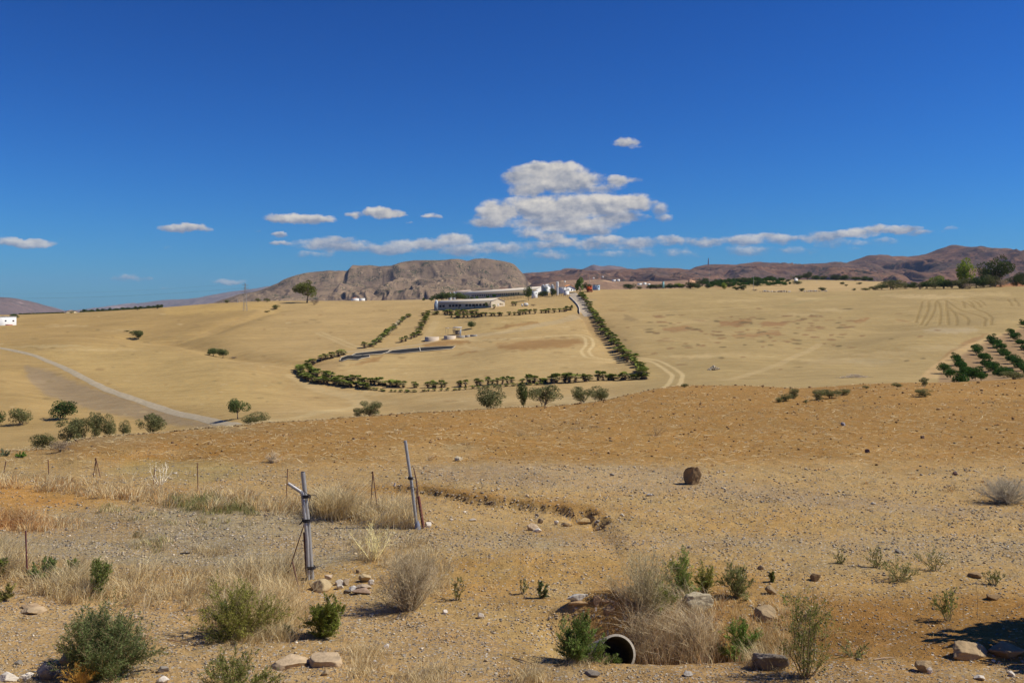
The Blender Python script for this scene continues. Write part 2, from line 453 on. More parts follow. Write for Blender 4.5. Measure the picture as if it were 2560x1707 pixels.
def ground_material():
    m, N, L = new_mat("ground_soil")
    def M(op, a, b=None, c=None, clamp=False):
        n = N.new("ShaderNodeMath"); n.operation = op; n.use_clamp = clamp
        for i, v in enumerate((a, b, c)):
            if v is None: continue
            if isinstance(v, (int, float)): n.inputs[i].default_value = v
            else: L.new(v, n.inputs[i])
        return n.outputs[0]
    geo = N.new("ShaderNodeNewGeometry")
    P = geo.outputs['Position']
    flat = N.new("ShaderNodeVectorMath"); flat.operation = 'MULTIPLY'; flat.inputs[1].default_value = (1, 1, .3)
    L.new(P, flat.inputs[0])
    def noise(scale, detail=5, rough=.6, vec=None):
        n = N.new("ShaderNodeTexNoise"); n.inputs['Scale'].default_value = scale; n.inputs['Detail'].default_value = detail
        n.inputs['Roughness'].default_value = rough; L.new(vec or flat.outputs[0], n.inputs['Vector']); return n.outputs['Fac']
    col = N.new("ShaderNodeAttribute"); col.attribute_name = "Col"
    msk = N.new("ShaderNodeAttribute"); msk.attribute_name = "Mask"
    ms = N.new("ShaderNodeSeparateColor"); L.new(msk.outputs['Color'], ms.inputs[0])
    gravel, rough_, furrow = ms.outputs[0], ms.outputs[1], ms.outputs[2]
    dist = N.new("ShaderNodeVectorMath"); dist.operation = 'LENGTH'; L.new(P, dist.inputs[0])
    near = N.new("ShaderNodeMapRange"); near.inputs['From Min'].default_value = 50; near.inputs['From Max'].default_value = 150
    near.inputs['To Min'].default_value = 1; near.inputs['To Max'].default_value = 0; L.new(dist.outputs['Value'], near.inputs['Value'])
    big = noise(.035, 6, .62); mid = noise(.35, 6, .65); fine = noise(3.2, 7, .72); vfine = noise(17, 5, .75)
    st = N.new("ShaderNodeMapping"); st.inputs['Rotation'].default_value = (0, 0, .5); st.inputs['Scale'].default_value = (.05, .9, .05)
    L.new(P, st.inputs['Vector'])
    streak = noise(1.0, 5, .6, st.outputs[0])
    st2 = N.new("ShaderNodeMapping"); st2.inputs['Rotation'].default_value = (0, 0, -.25); st2.inputs['Scale'].default_value = (.02, .3, .02)
    L.new(P, st2.inputs['Vector'])
    streak2 = noise(1.0, 6, .7, st2.outputs[0])  # field streaks plus the light and dark of low folds, painted in
    f = M('MULTIPLY_ADD', M('SUBTRACT', big, .5), .55, 1.0)
    f = M('ADD', f, M('MULTIPLY', M('SUBTRACT', mid, .5), .42))
    f = M('ADD', f, M('MULTIPLY', M('MULTIPLY', M('SUBTRACT', fine, .5), .75), M('MULTIPLY_ADD', near.outputs[0], .75, .25)))
    f = M('ADD', f, M('MULTIPLY', M('MULTIPLY', M('SUBTRACT', vfine, .5), 1.1), near.outputs[0]))
    f = M('ADD', f, M('MULTIPLY', M('SUBTRACT', streak, .5), M('MULTIPLY_ADD', near.outputs[0], -.34, .42)))
    f = M('ADD', f, M('MULTIPLY', M('SUBTRACT', streak2, .5), .42))
    # darker clods and stubble freckles
    clod = N.new("ShaderNodeTexNoise"); clod.inputs['Scale'].default_value = 1.3; clod.inputs['Detail'].default_value = 6; clod.inputs['Roughness'].default_value = .8
    L.new(flat.outputs[0], clod.inputs['Vector'])
    ck = N.new("ShaderNodeMapRange"); ck.inputs['From Min'].default_value = .60; ck.inputs['From Max'].default_value = .70; L.new(clod.outputs['Fac'], ck.inputs['Value'])
    f = M('MULTIPLY', f, M('SUBTRACT', 1, M('MULTIPLY', M('MULTIPLY', ck.outputs[0], .42), M('MULTIPLY_ADD', rough_, .9, .12))))
    f = M('MAXIMUM', f, .25)
    sc = N.new("ShaderNodeVectorMath"); sc.operation = 'SCALE'; L.new(col.outputs['Color'], sc.inputs[0]); L.new(f, sc.inputs['Scale'])
    # hue drift between ochre and grey
    hu = N.new("ShaderNodeMix"); hu.data_type = 'RGBA'; hu.blend_type = 'MULTIPLY'
    rmp = N.new("ShaderNodeValToRGB"); rmp.color_ramp.elements[0].position = .35; rmp.color_ramp.elements[0].color = (1.0, .86, .66, 1)
    rmp.color_ramp.elements[1].position = .65; rmp.color_ramp.elements[1].color = (.93, .97, 1.0, 1)
    L.new(noise(.9, 6, .7), rmp.inputs[0]); L.new(rmp.outputs[0], hu.inputs[7]); L.new(sc.outputs[0], hu.inputs[6]); hu.inputs[0].default_value = .55
    # gravel: small stones of many tones
    vo = N.new("ShaderNodeTexVoronoi"); vo.inputs['Scale'].default_value = 17; L.new(flat.outputs[0], vo.inputs['Vector'])
    vs = N.new("ShaderNodeSeparateColor"); L.new(vo.outputs['Color'], vs.inputs[0])
    sr = N.new("ShaderNodeValToRGB"); e = sr.color_ramp.elements
    e[0].position = 0; e[0].color = (.10, .09, .085, 1); e[1].position = 1; e[1].color = (.62, .58, .50, 1)
    for p_, c_ in ((.3, (.22, .20, .19, 1)), (.55, (.34, .29, .22, 1)), (.8, (.44, .38, .30, 1))):
        q = e.new(p_); q.color = c_
    L.new(vs.outputs[0], sr.inputs[0])
    pres = M('MULTIPLY', M('GREATER_THAN', vs.outputs[1], M('SUBTRACT', 1, M('MULTIPLY', gravel, .75))), M('LESS_THAN', vo.outputs['Distance'], .42))
    pres = M('MULTIPLY', pres, near.outputs[0])
    gm = N.new("ShaderNodeMix"); gm.data_type = 'RGBA'
    L.new(M('MULTIPLY', pres, .8), gm.inputs[0]); L.new(hu.outputs[2], gm.inputs[6]); L.new(sr.outputs[0], gm.inputs[7])
    p = N.new("ShaderNodeBsdfPrincipled"); p.inputs['Roughness'].default_value = .95; p.inputs['Specular IOR Level'].default_value = .1
    L.new(gm.outputs[2], p.inputs['Base Color'])
    h = M('ADD', M('MULTIPLY', vfine, .028), M('MULTIPLY', fine, .10))
    h = M('ADD', h, M('MULTIPLY', clod.outputs['Fac'], .12))
    h = M('MULTIPLY', h, M('MULTIPLY_ADD', near.outputs[0], .9, .1))
    h = M('ADD', h, M('MULTIPLY', M('MULTIPLY', streak, .9), M('SUBTRACT', 1, near.outputs[0])))
    h = M('ADD', h, M('MULTIPLY', pres, .012))
    b = N.new("ShaderNodeBump"); b.inputs['Distance'].default_value = 1.0; b.inputs['Strength'].default_value = .75
    L.new(h, b.inputs['Height']); L.new(b.outputs[0], p.inputs['Normal'])
    out = N.new("ShaderNodeOutputMaterial"); L.new(p.outputs[0], out.inputs[0])
    return m

# ------------------------------------------------------------------ painting the soil
UU = np.tile(UG[:, None], (1, len(YG)))
VV = VH - F * ZG / YY
WV = VV + fbm(XX / (YY * .006), np.log(YY) * 60, 77, 3) * 10       # ragged edges, in rows
WU = UU + fbm(XX / (YY * .008), np.log(YY) * 40, 78, 3) * 16

CA = np.zeros(UU.shape + (3,), dtype=np.float32)
MK = np.zeros(UU.shape + (3,), dtype=np.float32)
crest = np.array([pchip(np.array(sorted(LINES[4])).astype(float), np.array([float(LINES[4][k][0]) for k in sorted(LINES[4])]), float(np.clip(u, -800, 3400))) for u in UG])
isnear = YY < (crest + 3)[:, None]
def lerp(mask, c):
    global CA
    CA = CA * (1 - mask[..., None]) + np.array(c, dtype=np.float32) * mask[..., None]
far_l = np.array((.455, .335, .165)); far_m = np.array((.50, .375, .20)); far_r = np.array((.44, .345, .185))
k1 = sm(500, 800, UU)[..., None]; k2 = sm(1450, 1700, UU)[..., None]
CA[:] = far_l * (1 - k1) + (far_m * (1 - k2) + far_r * k2) * k1
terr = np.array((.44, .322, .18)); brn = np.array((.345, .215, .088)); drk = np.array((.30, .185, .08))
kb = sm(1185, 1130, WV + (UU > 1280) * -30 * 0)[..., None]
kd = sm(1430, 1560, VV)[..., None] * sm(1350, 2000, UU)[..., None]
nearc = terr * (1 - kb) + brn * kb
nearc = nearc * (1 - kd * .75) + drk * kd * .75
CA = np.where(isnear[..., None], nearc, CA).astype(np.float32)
MK[..., 0] = np.where(isnear, .42 - .3 * kb[..., 0], .0)
MK[..., 1] = np.where(isnear, .25 + .75 * kb[..., 0], .0)

def poly_w(poly, feather, near=None, wob=1.0):
    P = np.array(poly, float)
    U = UU + (WU - UU) * wob; V = VV + (WV - VV) * wob
    box = (U > P[:, 0].min() - feather * 2) & (U < P[:, 0].max() + feather * 2) & (V > P[:, 1].min() - feather * 2) & (V < P[:, 1].max() + feather * 2)
    if near is True: box &= isnear
    if near is False: box &= ~isnear & (YY > 160)
    W = np.zeros(UU.shape)
    u = U[box]; v = V[box]
    ins = np.zeros(u.shape, bool); dm = np.full(u.shape, 1e9)
    for i in range(len(P)):
        x1, y1 = P[i]; x2, y2 = P[(i + 1) % len(P)]
        c = ((y1 > v) != (y2 > v)) & (u < (x2 - x1) * (v - y1) / ((y2 - y1) or 1e-9) + x1)
        ins ^= c
        ll = (x2 - x1) ** 2 + (y2 - y1) ** 2 + 1e-9
        t = np.clip(((u - x1) * (x2 - x1) + (v - y1) * (y2 - y1)) / ll, 0, 1)
        dm = np.minimum(dm, np.hypot(u - x1 - t * (x2 - x1), v - y1 - t * (y2 - y1)))
    sd = np.where(ins, dm, -dm)
    W[box] = sm(-feather, feather, sd)
    return W
def patch(poly, c, feather=8, k=1.0, near=None, gravel=None, rough=None, wob=1.0):
    w = poly_w(poly, feather, near, wob) * k
    lerp(w, c)
    if gravel is not None: MK[..., 0] = MK[..., 0] * (1 - w) + gravel * w
    if rough is not None: MK[..., 1] = MK[..., 1] * (1 - w) + rough * w

def to_world(pts, ymin=160, ymax=700):
    return [hit(u, v, ymin, ymax)[:2] for u, v in pts]
def stroke(pts, width, c, k=1.0, ruts=0.0, ymin=160, ymax=720, dz=0.0, feather=.5):
    """paints (and may sink) a line along the ground; ruts = half distance between two wheel tracks, metres"""
    W = np.array(to_world(pts, ymin, ymax))
    q = [0.0]
    for i in range(1, len(W)): q.append(q[-1] + math.hypot(*(W[i] - W[i - 1])))
    q = np.array(q); n = max(8, int(q[-1] / 3))
    t = np.linspace(0, q[-1], min(n, 160))
    Px = pchip(q, W[:, 0], t); Py = pchip(q, W[:, 1], t)
    mg = width + ruts + 3
    box = (XX > Px.min() - mg) & (XX < Px.max() + mg) & (YY > Py.min() - mg) & (YY < Py.max() + mg)
    x = XX[box]; y = YY[box]; dm = np.full(x.shape, 1e9)
    for i in range(len(Px) - 1):
        dx, dy = Px[i + 1] - Px[i], Py[i + 1] - Py[i]; ll = dx * dx + dy * dy + 1e-9
        tt = np.clip(((x - Px[i]) * dx + (y - Py[i]) * dy) / ll, 0, 1)
        dm = np.minimum(dm, np.hypot(x - Px[i] - tt * dx, y - Py[i] - tt * dy))
    if ruts: dm = np.abs(dm - ruts)
    w = np.zeros(UU.shape); w[box] = (1 - sm(width * (1 - feather), width, dm)) * k
    lerp(w, c)
    if dz: ZG[:] = ZG + dz * w
    return w

pale = (.60, .48, .29); greyd = (.40, .33, .225); rust = (.36, .22, .10); dust = (.55, .44, .27); dark = (.27, .205, .12)
# --- far fields
patch([(0,866),(390,872),(560,905),(720,950),(700,1000),(560,1040),(330,985),(170,915),(60,880)], (.52,.395,.195), 18, .7, False)
patch([(-100,792),(220,788),(560,770),(700,785),(520,835),(300,850),(0,868),(-100,868)], (.43,.31,.145), 20, .6, False)
patch([(400,768),(690,757),(700,768),(420,790)], (.58,.42,.18), 8, .7, False)
patch([(60,915),(120,925),(200,960),(350,1010),(480,1050),(590,1066),(520,1074),(400,1056),(280,1035),(180,1010),(110,985),(70,950)], (.36,.285,.20), 7, .9, False)
patch([(640,900),(860,892),(760,985),(1000,1015),(900,1030),(640,990),(560,930)], (.43,.32,.17), 16, .35, False)
patch([(1010,1020),(1150,1008),(1420,1008),(1420,1030),(980,1040)], (.38,.29,.16), 8, .6, False)
patch([(860,895),(1100,882),(1420,860),(1555,930),(1300,945),(1000,955),(850,930)], (.545,.42,.225), 8, .6, False, wob=.3)
patch([(1085,795),(1290,792),(1420,800),(1300,835),(1160,832),(1075,835),(1060,815)], (.55,.42,.215), 6, .7, False, wob=.3)
patch([(1240,862),(1330,850),(1440,846),(1462,855),(1420,868),(1300,876),(1255,872)], rust, 5, .8, False)
patch([(1226,822),(1262,812),(1345,803),(1350,808),(1262,820)], rust, 3, .8, False)
patch([(1055,855),(1170,848),(1178,858),(1060,866)], rust, 4, .85, False)
patch([(1130,890),(1190,872),(1196,878),(1140,888)], rust, 3, .85, False)
patch([(900,905),(960,888),(950,900),(870,915)], rust, 4, .85, False)
patch([(1140,862),(1210,868),(1215,874),(1180,876)], pale, 3, .6, False)
patch([(790,905),(850,900),(840,935),(880,945),(800,935)], (.40,.29,.16), 5, .6, False)
patch([(1452,790),(1475,785),(1500,830),(1560,905),(1610,940),(1590,925),(1530,880),(1480,830)], (.42,.30,.17), 6, .6, False)
patch([(1455,765),(1495,748),(1475,745),(1450,750)], (.42,.36,.27), 5, .5, False)
patch([(1560,786),(1598,797),(1580,803),(1562,801)], dark, 3, .55, False)
for pl, kk in (([(1796,803),(1880,800),(1882,806),(1850,816),(1800,814)], .8), ([(1900,806),(1960,802),(1972,808),(1950,816),(1905,814)], .7),
           ([(1655,818),(1725,815),(1722,824),(1680,830),(1656,826)], .6), ([(1830,835),(1900,832),(1950,826),(1950,838),(1840,842)], .6),
           ([(2132,802),(2175,794),(2172,799),(2138,806)], .8), ([(2238,797),(2262,800),(2285,806),(2270,806),(2240,801)], .55),
           ([(2335,915),(2370,880),(2420,850),(2470,832),(2440,860),(2370,905),(2330,945),(2300,950)], .55)):
    patch(pl, (.35,.21,.11), 3, min(1, kk + .1), False)
for (u, v, ru, rv, c, k) in ((1730,892,60,4,pale,.5),(1640,902,90,5,(.5,.4,.24),.3),(1800,890,160,3,pale,.3),(1850,752,60,3,pale,.35),(2330,742,90,4,pale,.75),(2250,738,50,3,pale,.6),
        (2080,902,80,7,pale,.5),(2380,826,70,6,(.52,.45,.34),.6),(2180,905,60,8,(.48,.40,.26),.5),(2240,882,60,5,pale,.35),(2020,748,45,3,pale,.6),(2000,788,60,4,pale,.5),(2080,775,50,3,pale,.5),
        (2450,735,80,4,pale,.4),(2500,850,60,6,(.46,.37,.24),.5),(2350,870,90,8,(.50,.41,.26),.4),(170,815,60,3,pale,.4),(200,780,40,2,pale,.4),(300,826,50,2,pale,.3),(250,875,120,3,pale,.35),(120,866,110,3,(.56,.46,.28),.6),
        (900,985,60,6,pale,.45),(930,1005,70,5,pale,.5),(800,1030,120,4,pale,.35),(1200,1000,160,8,pale,.4),(1500,995,120,8,(.56,.46,.29),.6),(1660,1000,60,5,pale,.3)):
    a = np.linspace(0, 2 * np.pi, 14, endpoint=False)
    patch([(u + ru * math.cos(t), v + rv * math.sin(t)) for t in a], c, max(rv * .9, 2.5), k, False)
# dark sprigs of weeds over the right hand field
rg = np.random.default_rng(5)
for i in range(150):
    if rg.random() < .8: u = rg.uniform(1620, 2130); v = rg.uniform(788, 872)
    else: u = rg.uniform(1500, 2400); v = rg.uniform(760, 930)
    r = rg.uniform(4, 15); rv = rg.uniform(1.0, 2.4)
    a = np.linspace(0, 2 * np.pi, 8, endpoint=False)
    patch([(u + r * math.cos(t), v + rv * math.sin(t)) for t in a], (.30,.20,.11) if i % 3 else (.20,.16,.09), 1.6, .9, False, wob=.4)
for i in range(170):      # clods, weeds and stubble marks on the other fields
    u = rg.uniform(-20, 1560); v = rg.uniform(775, 1040); r = rg.uniform(3, 12); rv = rg.uniform(.8, 2.0)
    a = np.linspace(0, 2 * np.pi, 8, endpoint=False)
    patch([(u + r * math.cos(t), v + rv * math.sin(t)) for t in a], ((.30,.21,.11), (.62,.50,.31), (.24,.19,.10), (.36,.24,.12))[i % 4], 1.5, .6, False, wob=.4)
for i in range(26):       # long faint bands, slope shading of shallow folds put into the colour
    u = rg.uniform(0, 2400); v = rg.uniform(775, 1000); L_ = rg.uniform(80, 320); sl = rg.uniform(-.08, .08)
    patch([(u - L_/2, v - sl*L_), (u, v - 2.5), (u + L_/2, v + sl*L_), (u, v + 2.5)], ((.36,.27,.14), (.58,.45,.26))[i % 2], 4, .45, False)
# tracks
stroke([(1080,843),(1210,850),(1320,845),(1440,837),(1470,845),(1474,862),(1463,880),(1472,892),(1500,896),(1600,898),(1650,908),(1685,930),(1690,950),(1665,972)], .75, (.66,.54,.33), .85, 1.3)
stroke([(1155,840),(1250,832),(1330,816),(1420,798),(1452,786)], 4.5, (.47,.39,.28), .55)
stroke([(1165,846),(1240,833),(1270,826)], 3.0, pale, .6)
stroke([(1452,786),(1475,808),(1492,838),(1515,850)], 3.5, (.37,.27,.15), .6, dz=-.5)
stroke([(1810,950),(1900,928),(1990,890),(2050,860)], 1.6, (.54,.43,.26), .55)
stroke([(2100,735),(2300,728),(2560,722)], 2.0, (.40,.33,.17), .5)
stroke([(1965,765),(2100,742),(2220,735)], 4.0, (.38,.32,.17), .5)
stroke([(1500,786),(1700,778),(1900,766)], 1.5, pale, .35)
stroke([(800,832),(840,848),(870,862),(930,875)], 1.2, pale, .6, 1.4)
stroke([(640,775),(600,800),(520,835),(430,862)], 2.4, (.38,.28,.15), .5)
stroke([(445,862),(500,872),(560,892),(640,903),(780,908)], 2.2, (.40,.29,.14), .55)
stroke([(330,838),(400,842),(470,846)], 2.0, (.40,.30,.16), .4)
stroke([(730,938),(780,965),(850,985),(900,1000),(915,1010)], 3.0, pale, .55)
stroke([(905,1008),(840,1025),(740,1045),(640,1052)], 2.6, (.58,.47,.28), .6)
stroke([(1400,1003),(1560,998),(1640,985),(1668,972)], 3.0, (.60,.49,.30), .5)
stroke([(2325,945),(2330,935),(2380,895),(2450,858),(2520,835),(2570,820)], 2.6, (.60,.45,.26), .75)
patch([(2345,960),(2350,930),(2400,890),(2470,850),(2530,828),(2640,800),(2700,960)], (.36,.25,.16), 5, .85, False, wob=.4)
stroke([(862,880),(1000,868),(1090,852)], 2.0, (.50,.43,.33), .7)
stroke([(931,862),(960,838),(990,812),(1018,790)], 1.6, (.60,.53,.43), .8)
stroke([(1090,803),(1075,830),(1062,850)], 2.5, pale, .45)
# tractor furrows on the upper right
for pts in ([(2306,753),(2300,775),(2290,806)],[(2322,752),(2318,780),(2302,812)],[(2340,752),(2332,785),(2312,815)],[(2344,751),(2352,785),(2348,813)],
            [(2365,751),(2368,780),(2372,812)],[(2372,768),(2390,790),(2392,814)],[(2362,750),(2400,775),(2450,790),(2462,815)],[(2375,748),(2440,772),(2475,790),(2478,812)],
            [(2372,776),(2410,790),(2420,812)],[(2405,752),(2412,770)],[(2420,752),(2435,768)],[(2432,751),(2452,768)],[(2450,751),(2462,762)],[(2520,748),(2530,765)],[(2535,746),(2548,765)],
            [(2290,754),(2380,747),(2560,745)]):
    stroke(pts, .75, (.33,.25,.12), .75, dz=-.12)
stroke([(2100,765),(2200,758),(2330,748)], 1.0, (.38,.29,.14), .6)
# beyond the skyline
patch([(1840,722),(1900,712),(2000,703),(2280,703),(2290,722),(2100,728),(1900,728)], (.56,.42,.24), 5, .8)
patch([(2480,716),(2488,703),(2570,700),(2700,700),(2700,716)], (.44,.20,.10), 3, .95)
patch([(1770,716),(1830,712),(1850,716),(1800,722)], (.45,.28,.15), 3, .7)
patch([(980,752),(1100,747),(1200,745),(1200,750),(1000,754)], (.55,.43,.25), 2, .6)
# --- near ground
gv = (.39,.34,.26)
patch([(-140,1328),(330,1262),(520,1245),(700,1250),(820,1300),(1030,1332),(1040,1350),(800,1425),(600,1425),(200,1400),(-140,1395)], gv, 16, .9, True, gravel=1.0, rough=.1)
patch([(-140,1222),(60,1212),(250,1228),(330,1248),(180,1262),(60,1270),(-140,1280)], (.47,.27,.10), 14, .85, True, gravel=.1)
patch([(-140,1290),(60,1295),(160,1320),(60,1330),(-140,1325)], (.42,.20,.07), 8, .6, True, gravel=.1)
patch([(1030,1165),(1280,1158),(1700,1168),(1780,1195),(2000,1225),(2300,1260),(2700,1290),(2700,1310),(2100,1270),(1700,1235),(1300,1215),(1050,1195)], (.39,.30,.205), 14, .85, True, gravel=.9)
patch([(900,1318),(1250,1330),(1600,1335),(2000,1330),(2700,1345),(2700,1420),(2200,1395),(1900,1372),(1500,1368),(1200,1372),(1030,1380)], (.39,.31,.21), 16, .7, True, gravel=1.0)
patch([(1130,1395),(1500,1390),(1800,1400),(1800,1440),(1420,1460),(1150,1480)], (.43,.29,.13), 16, .7, True, gravel=.25)
patch([(1560,1290),(2100,1300),(2100,1345),(1600,1325)], (.44,.30,.14), 14, .6, True, gravel=.2)
patch([(-140,1440),(700,1460),(1000,1520),(1250,1600),(1250,1710),(-140,1710)], (.48,.355,.225), 18, .8, True, gravel=.8)
patch([(840,1215),(1060,1208),(1280,1240),(1480,1258),(1530,1300),(1400,1275),(1100,1235),(860,1232)], (.31,.19,.075), 8, .8, True, gravel=.1)
patch([(350,1105),(480,1115),(560,1140),(420,1160),(330,1140)], (.36,.20,.07), 10, .7, True)
patch([(330,1150),(560,1150),(640,1180),(500,1210),(260,1180)], (.34,.29,.15), 14, .6, True)
patch([(-140,1135),(180,1128),(300,1160),(140,1200),(-140,1190)], (.38,.29,.17), 12, .6, True, gravel=.1)
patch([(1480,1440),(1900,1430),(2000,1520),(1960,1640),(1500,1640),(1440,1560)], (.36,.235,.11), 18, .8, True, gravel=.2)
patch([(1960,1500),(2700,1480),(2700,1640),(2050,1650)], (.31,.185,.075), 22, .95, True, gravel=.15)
patch([(1250,1655),(2000,1660),(2700,1665),(2700,1707),(1250,1707)], (.40,.28,.165), 10, .8, True, gravel=.8)

for i in range(90):       # patches of dust, crust and damp on the near ground
    u = rg.uniform(-60, 2620); v = rg.uniform(1060, 1700); r = rg.uniform(30, 150); rv = r * rg.uniform(.08, .2)
    a = np.linspace(0, 2 * np.pi, 10, endpoint=False)
    patch([(u + r * math.cos(t), v + rv * math.sin(t)) for t in a], ((.52,.39,.235), (.30,.21,.11), (.44,.285,.13), (.38,.315,.225))[i % 4], rv * .8, .42, True, wob=1.6)
def build_ground():
    keep = list(range(len(UG)))
    X = XX.copy(); Y = YY.copy(); Z = ZG.copy()
    ys = np.array([-60, -20, -6, 0, 3, 6, 8.5, 10.2]); zs = np.array([-2.5, -2.0, -1.7, -1.75, -2.0, -3.0, -4.15, -4.95])
    Xn = np.tile(SG[:, None] * 11, (1, len(ys))); Yn = np.tile(ys, (len(UG), 1)); Zn = np.tile(zs, (len(UG), 1)) + fbm(Xn, Yn, 4, 3) * .1
    X = np.concatenate([Xn, X], 1); Y = np.concatenate([Yn, Y], 1); Z = np.concatenate([Zn, Z], 1)
    C = np.concatenate([np.repeat(CA[:, :1], len(ys), 1), CA], 1); K = np.concatenate([np.repeat(MK[:, :1], len(ys), 1), MK], 1)
    nu, ny = X.shape
    i = np.arange(nu - 1)[:, None] * ny; j = np.arange(ny - 1)[None]
    f = np.stack([i + j, i + ny + j, i + ny + j + 1, i + j + 1], -1).reshape(-1, 4)
    nr = np.concatenate([np.repeat(isnear[:, :1], len(ys), 1), isnear], 1)[..., None]
    C = np.clip(C * np.where(nr, (1.02, .93, .66), (.93, .875, .71)), .02, .75)
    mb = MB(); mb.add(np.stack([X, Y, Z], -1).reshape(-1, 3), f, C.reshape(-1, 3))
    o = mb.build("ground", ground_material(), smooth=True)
    at_ = o.data.attributes.new("Mask", 'FLOAT_COLOR', 'POINT')
    at_.data.foreach_set("color", np.concatenate([K.reshape(-1, 3), np.ones((nu * ny, 1), np.float32)], 1).astype(np.float32).ravel())
    tag(o, "rolling dry ochre ploughed fields and stony foreground", kind="structure")
build_ground()

# ------------------------------------------------------------------ roads as thin sheets on the ground
def ribbon(name, pts, width, m, col, label, lift=.06, ymin=160, ymax=720):
    W = np.array(to_world(pts, ymin, ymax)); q = np.concatenate([[0], np.cumsum(np.hypot(*np.diff(W, axis=0).T))])
    t = np.linspace(0, q[-1], max(10, int(q[-1] / 1.5)))
    P = np.stack([pchip(q, W[:, 0], t), pchip(q, W[:, 1], t)], 1)
    T = np.gradient(P, axis=0); T /= np.linalg.norm(T, axis=1)[:, None]; Nn = np.stack([-T[:, 1], T[:, 0]], 1)
    wd = (width if np.isscalar(width) else np.interp(t / q[-1], np.linspace(0, 1, len(width)), width)) * (1 + .25 * fbm(t / 6, t * 0, 9, 2))
    rows = []
    for s_ in np.linspace(-.5, .5, 7):
        xy = P + Nn * (s_ * wd)[:, None]
        rows.append(np.stack([xy[:, 0], xy[:, 1], zlook(xy[:, 0], xy[:, 1]) + lift * (1 if abs(s_) < .4 else .3)], 1))
    V = np.stack(rows, 1); n = len(t); i = np.arange(n - 1)[:, None] * 7; j = np.arange(6)[None]
    f = np.stack([i + j, i + j + 1, i + 7 + j + 1, i + 7 + j], -1).reshape(-1, 4)
    o = MB().add(V.reshape(-1, 3), f, col).build(name, m, smooth=True)
    return tag(o, label, kind="structure")
m_road = vc_mat("dusty_road", .95, .28, .9, 6, bump=.05, bscale=3)
ribbon("road", [(-120,862),(0,870),(60,882),(120,903),(200,940),(300,985),(400,1020),(500,1045),(590,1062)], [1.8, 2.1, 2.5, 2.8, 3.0, 3.0], m_road, (.405,.33,.21), "grey dirt road curving down the left hand field")
ribbon("driveway", [(1478,790),(1462,770),(1450,755),(1440,742),(1431,733)], [6.0, 6.5, 5.5, 4.5], m_road, (.42,.345,.245), "grey tarmac drive climbing beside the palm hedge to the farmhouse")

# ------------------------------------------------------------------ mountains
def mountain_material(name, a, b, veg, rock, vs, vegamt=.5):
    m, N, L = new_mat(name)
    out = N.new("ShaderNodeOutputMaterial"); p = N.new("ShaderNodeBsdfPrincipled")
    p.inputs['Roughness'].default_value = 1; p.inputs['Specular IOR Level'].default_value = 0
    geo = N.new("ShaderNodeNewGeometry"); sx = N.new("ShaderNodeSeparateXYZ"); L.new(geo.outputs['Normal'], sx.inputs[0])
    def noise(s, d=6, r=.65, vec=None):
        n = N.new("ShaderNodeTexNoise"); n.inputs['Scale'].default_value = s; n.inputs['Detail'].default_value = d; n.inputs['Roughness'].default_value = r
        L.new(vec or geo.outputs['Position'], n.inputs['Vector']); return n.outputs['Fac']
    def mix(f, x, y):
        q = N.new("ShaderNodeMix"); q.data_type = 'RGBA'
        L.new(f, q.inputs[0])
        for s_, v_ in ((6, x), (7, y)):
            if isinstance(v_, tuple): q.inputs[s_].default_value = (*v_, 1)
            else: L.new(v_, q.inputs[s_])
        return q.outputs[2]
    def rng(x, lo, hi):
        q = N.new("ShaderNodeMapRange"); q.inputs['From Min'].default_value = lo; q.inputs['From Max'].default_value = hi; L.new(x, q.inputs['Value']); return q.outputs[0]
    st = N.new("ShaderNodeMapping"); st.inputs['Scale'].default_value = (1, 1, 7); L.new(geo.outputs['Position'], st.inputs['Vector'])
    c = mix(rng(noise(vs * .35), .38, .62), a, b)
    c = mix(rng(noise(vs * 1.2, 8, .75), .56, .64), c, tuple(x * 1.5 for x in a))
    c = mix(rng(noise(vs * .8, 7, .7, st.outputs[0]), .58, .66), c, rock)
    c = mix(rng(sx.outputs[2], .72, .5), c, rock)
    vo = N.new("ShaderNodeTexVoronoi"); vo.inputs['Scale'].default_value = vs * 6; L.new(geo.outputs['Position'], vo.inputs['Vector'])
    dots = N.new("ShaderNodeMath"); dots.operation = 'MULTIPLY'
    L.new(rng(vo.outputs['Distance'], .55, .38), dots.inputs[0]); L.new(rng(noise(vs * .6, 6, .7), .5, .58), dots.inputs[1])
    d2 = N.new("ShaderNodeMath"); d2.operation = 'MULTIPLY'; d2.inputs[1].default_value = vegamt; L.new(dots.outputs[0], d2.inputs[0])
    c = mix(d2.outputs[0], c, veg)
    vg = N.new("ShaderNodeMath"); vg.operation = 'MULTIPLY'; vg.inputs[1].default_value = vegamt; L.new(rng(noise(vs * .45, 8, .75), .58, .66), vg.inputs[0])
    c = mix(vg.outputs[0], c, veg)
    L.new(c, p.inputs['Base Color'])
    b_ = N.new("ShaderNodeBump"); b_.inputs['Distance'].default_value = 1.0; b_.inputs['Strength'].default_value = .8
    hs_ = N.new("ShaderNodeMath"); hs_.operation = 'MULTIPLY'; hs_.inputs[1].default_value = 30 * .004 / vs
    L.new(noise(vs * 1.6, 8, .7), hs_.inputs[0]); L.new(hs_.outputs[0], b_.inputs['Height']); L.new(b_.outputs[0], p.inputs['Normal'])
    L.new(p.outputs[0], out.inputs[0])
    return m

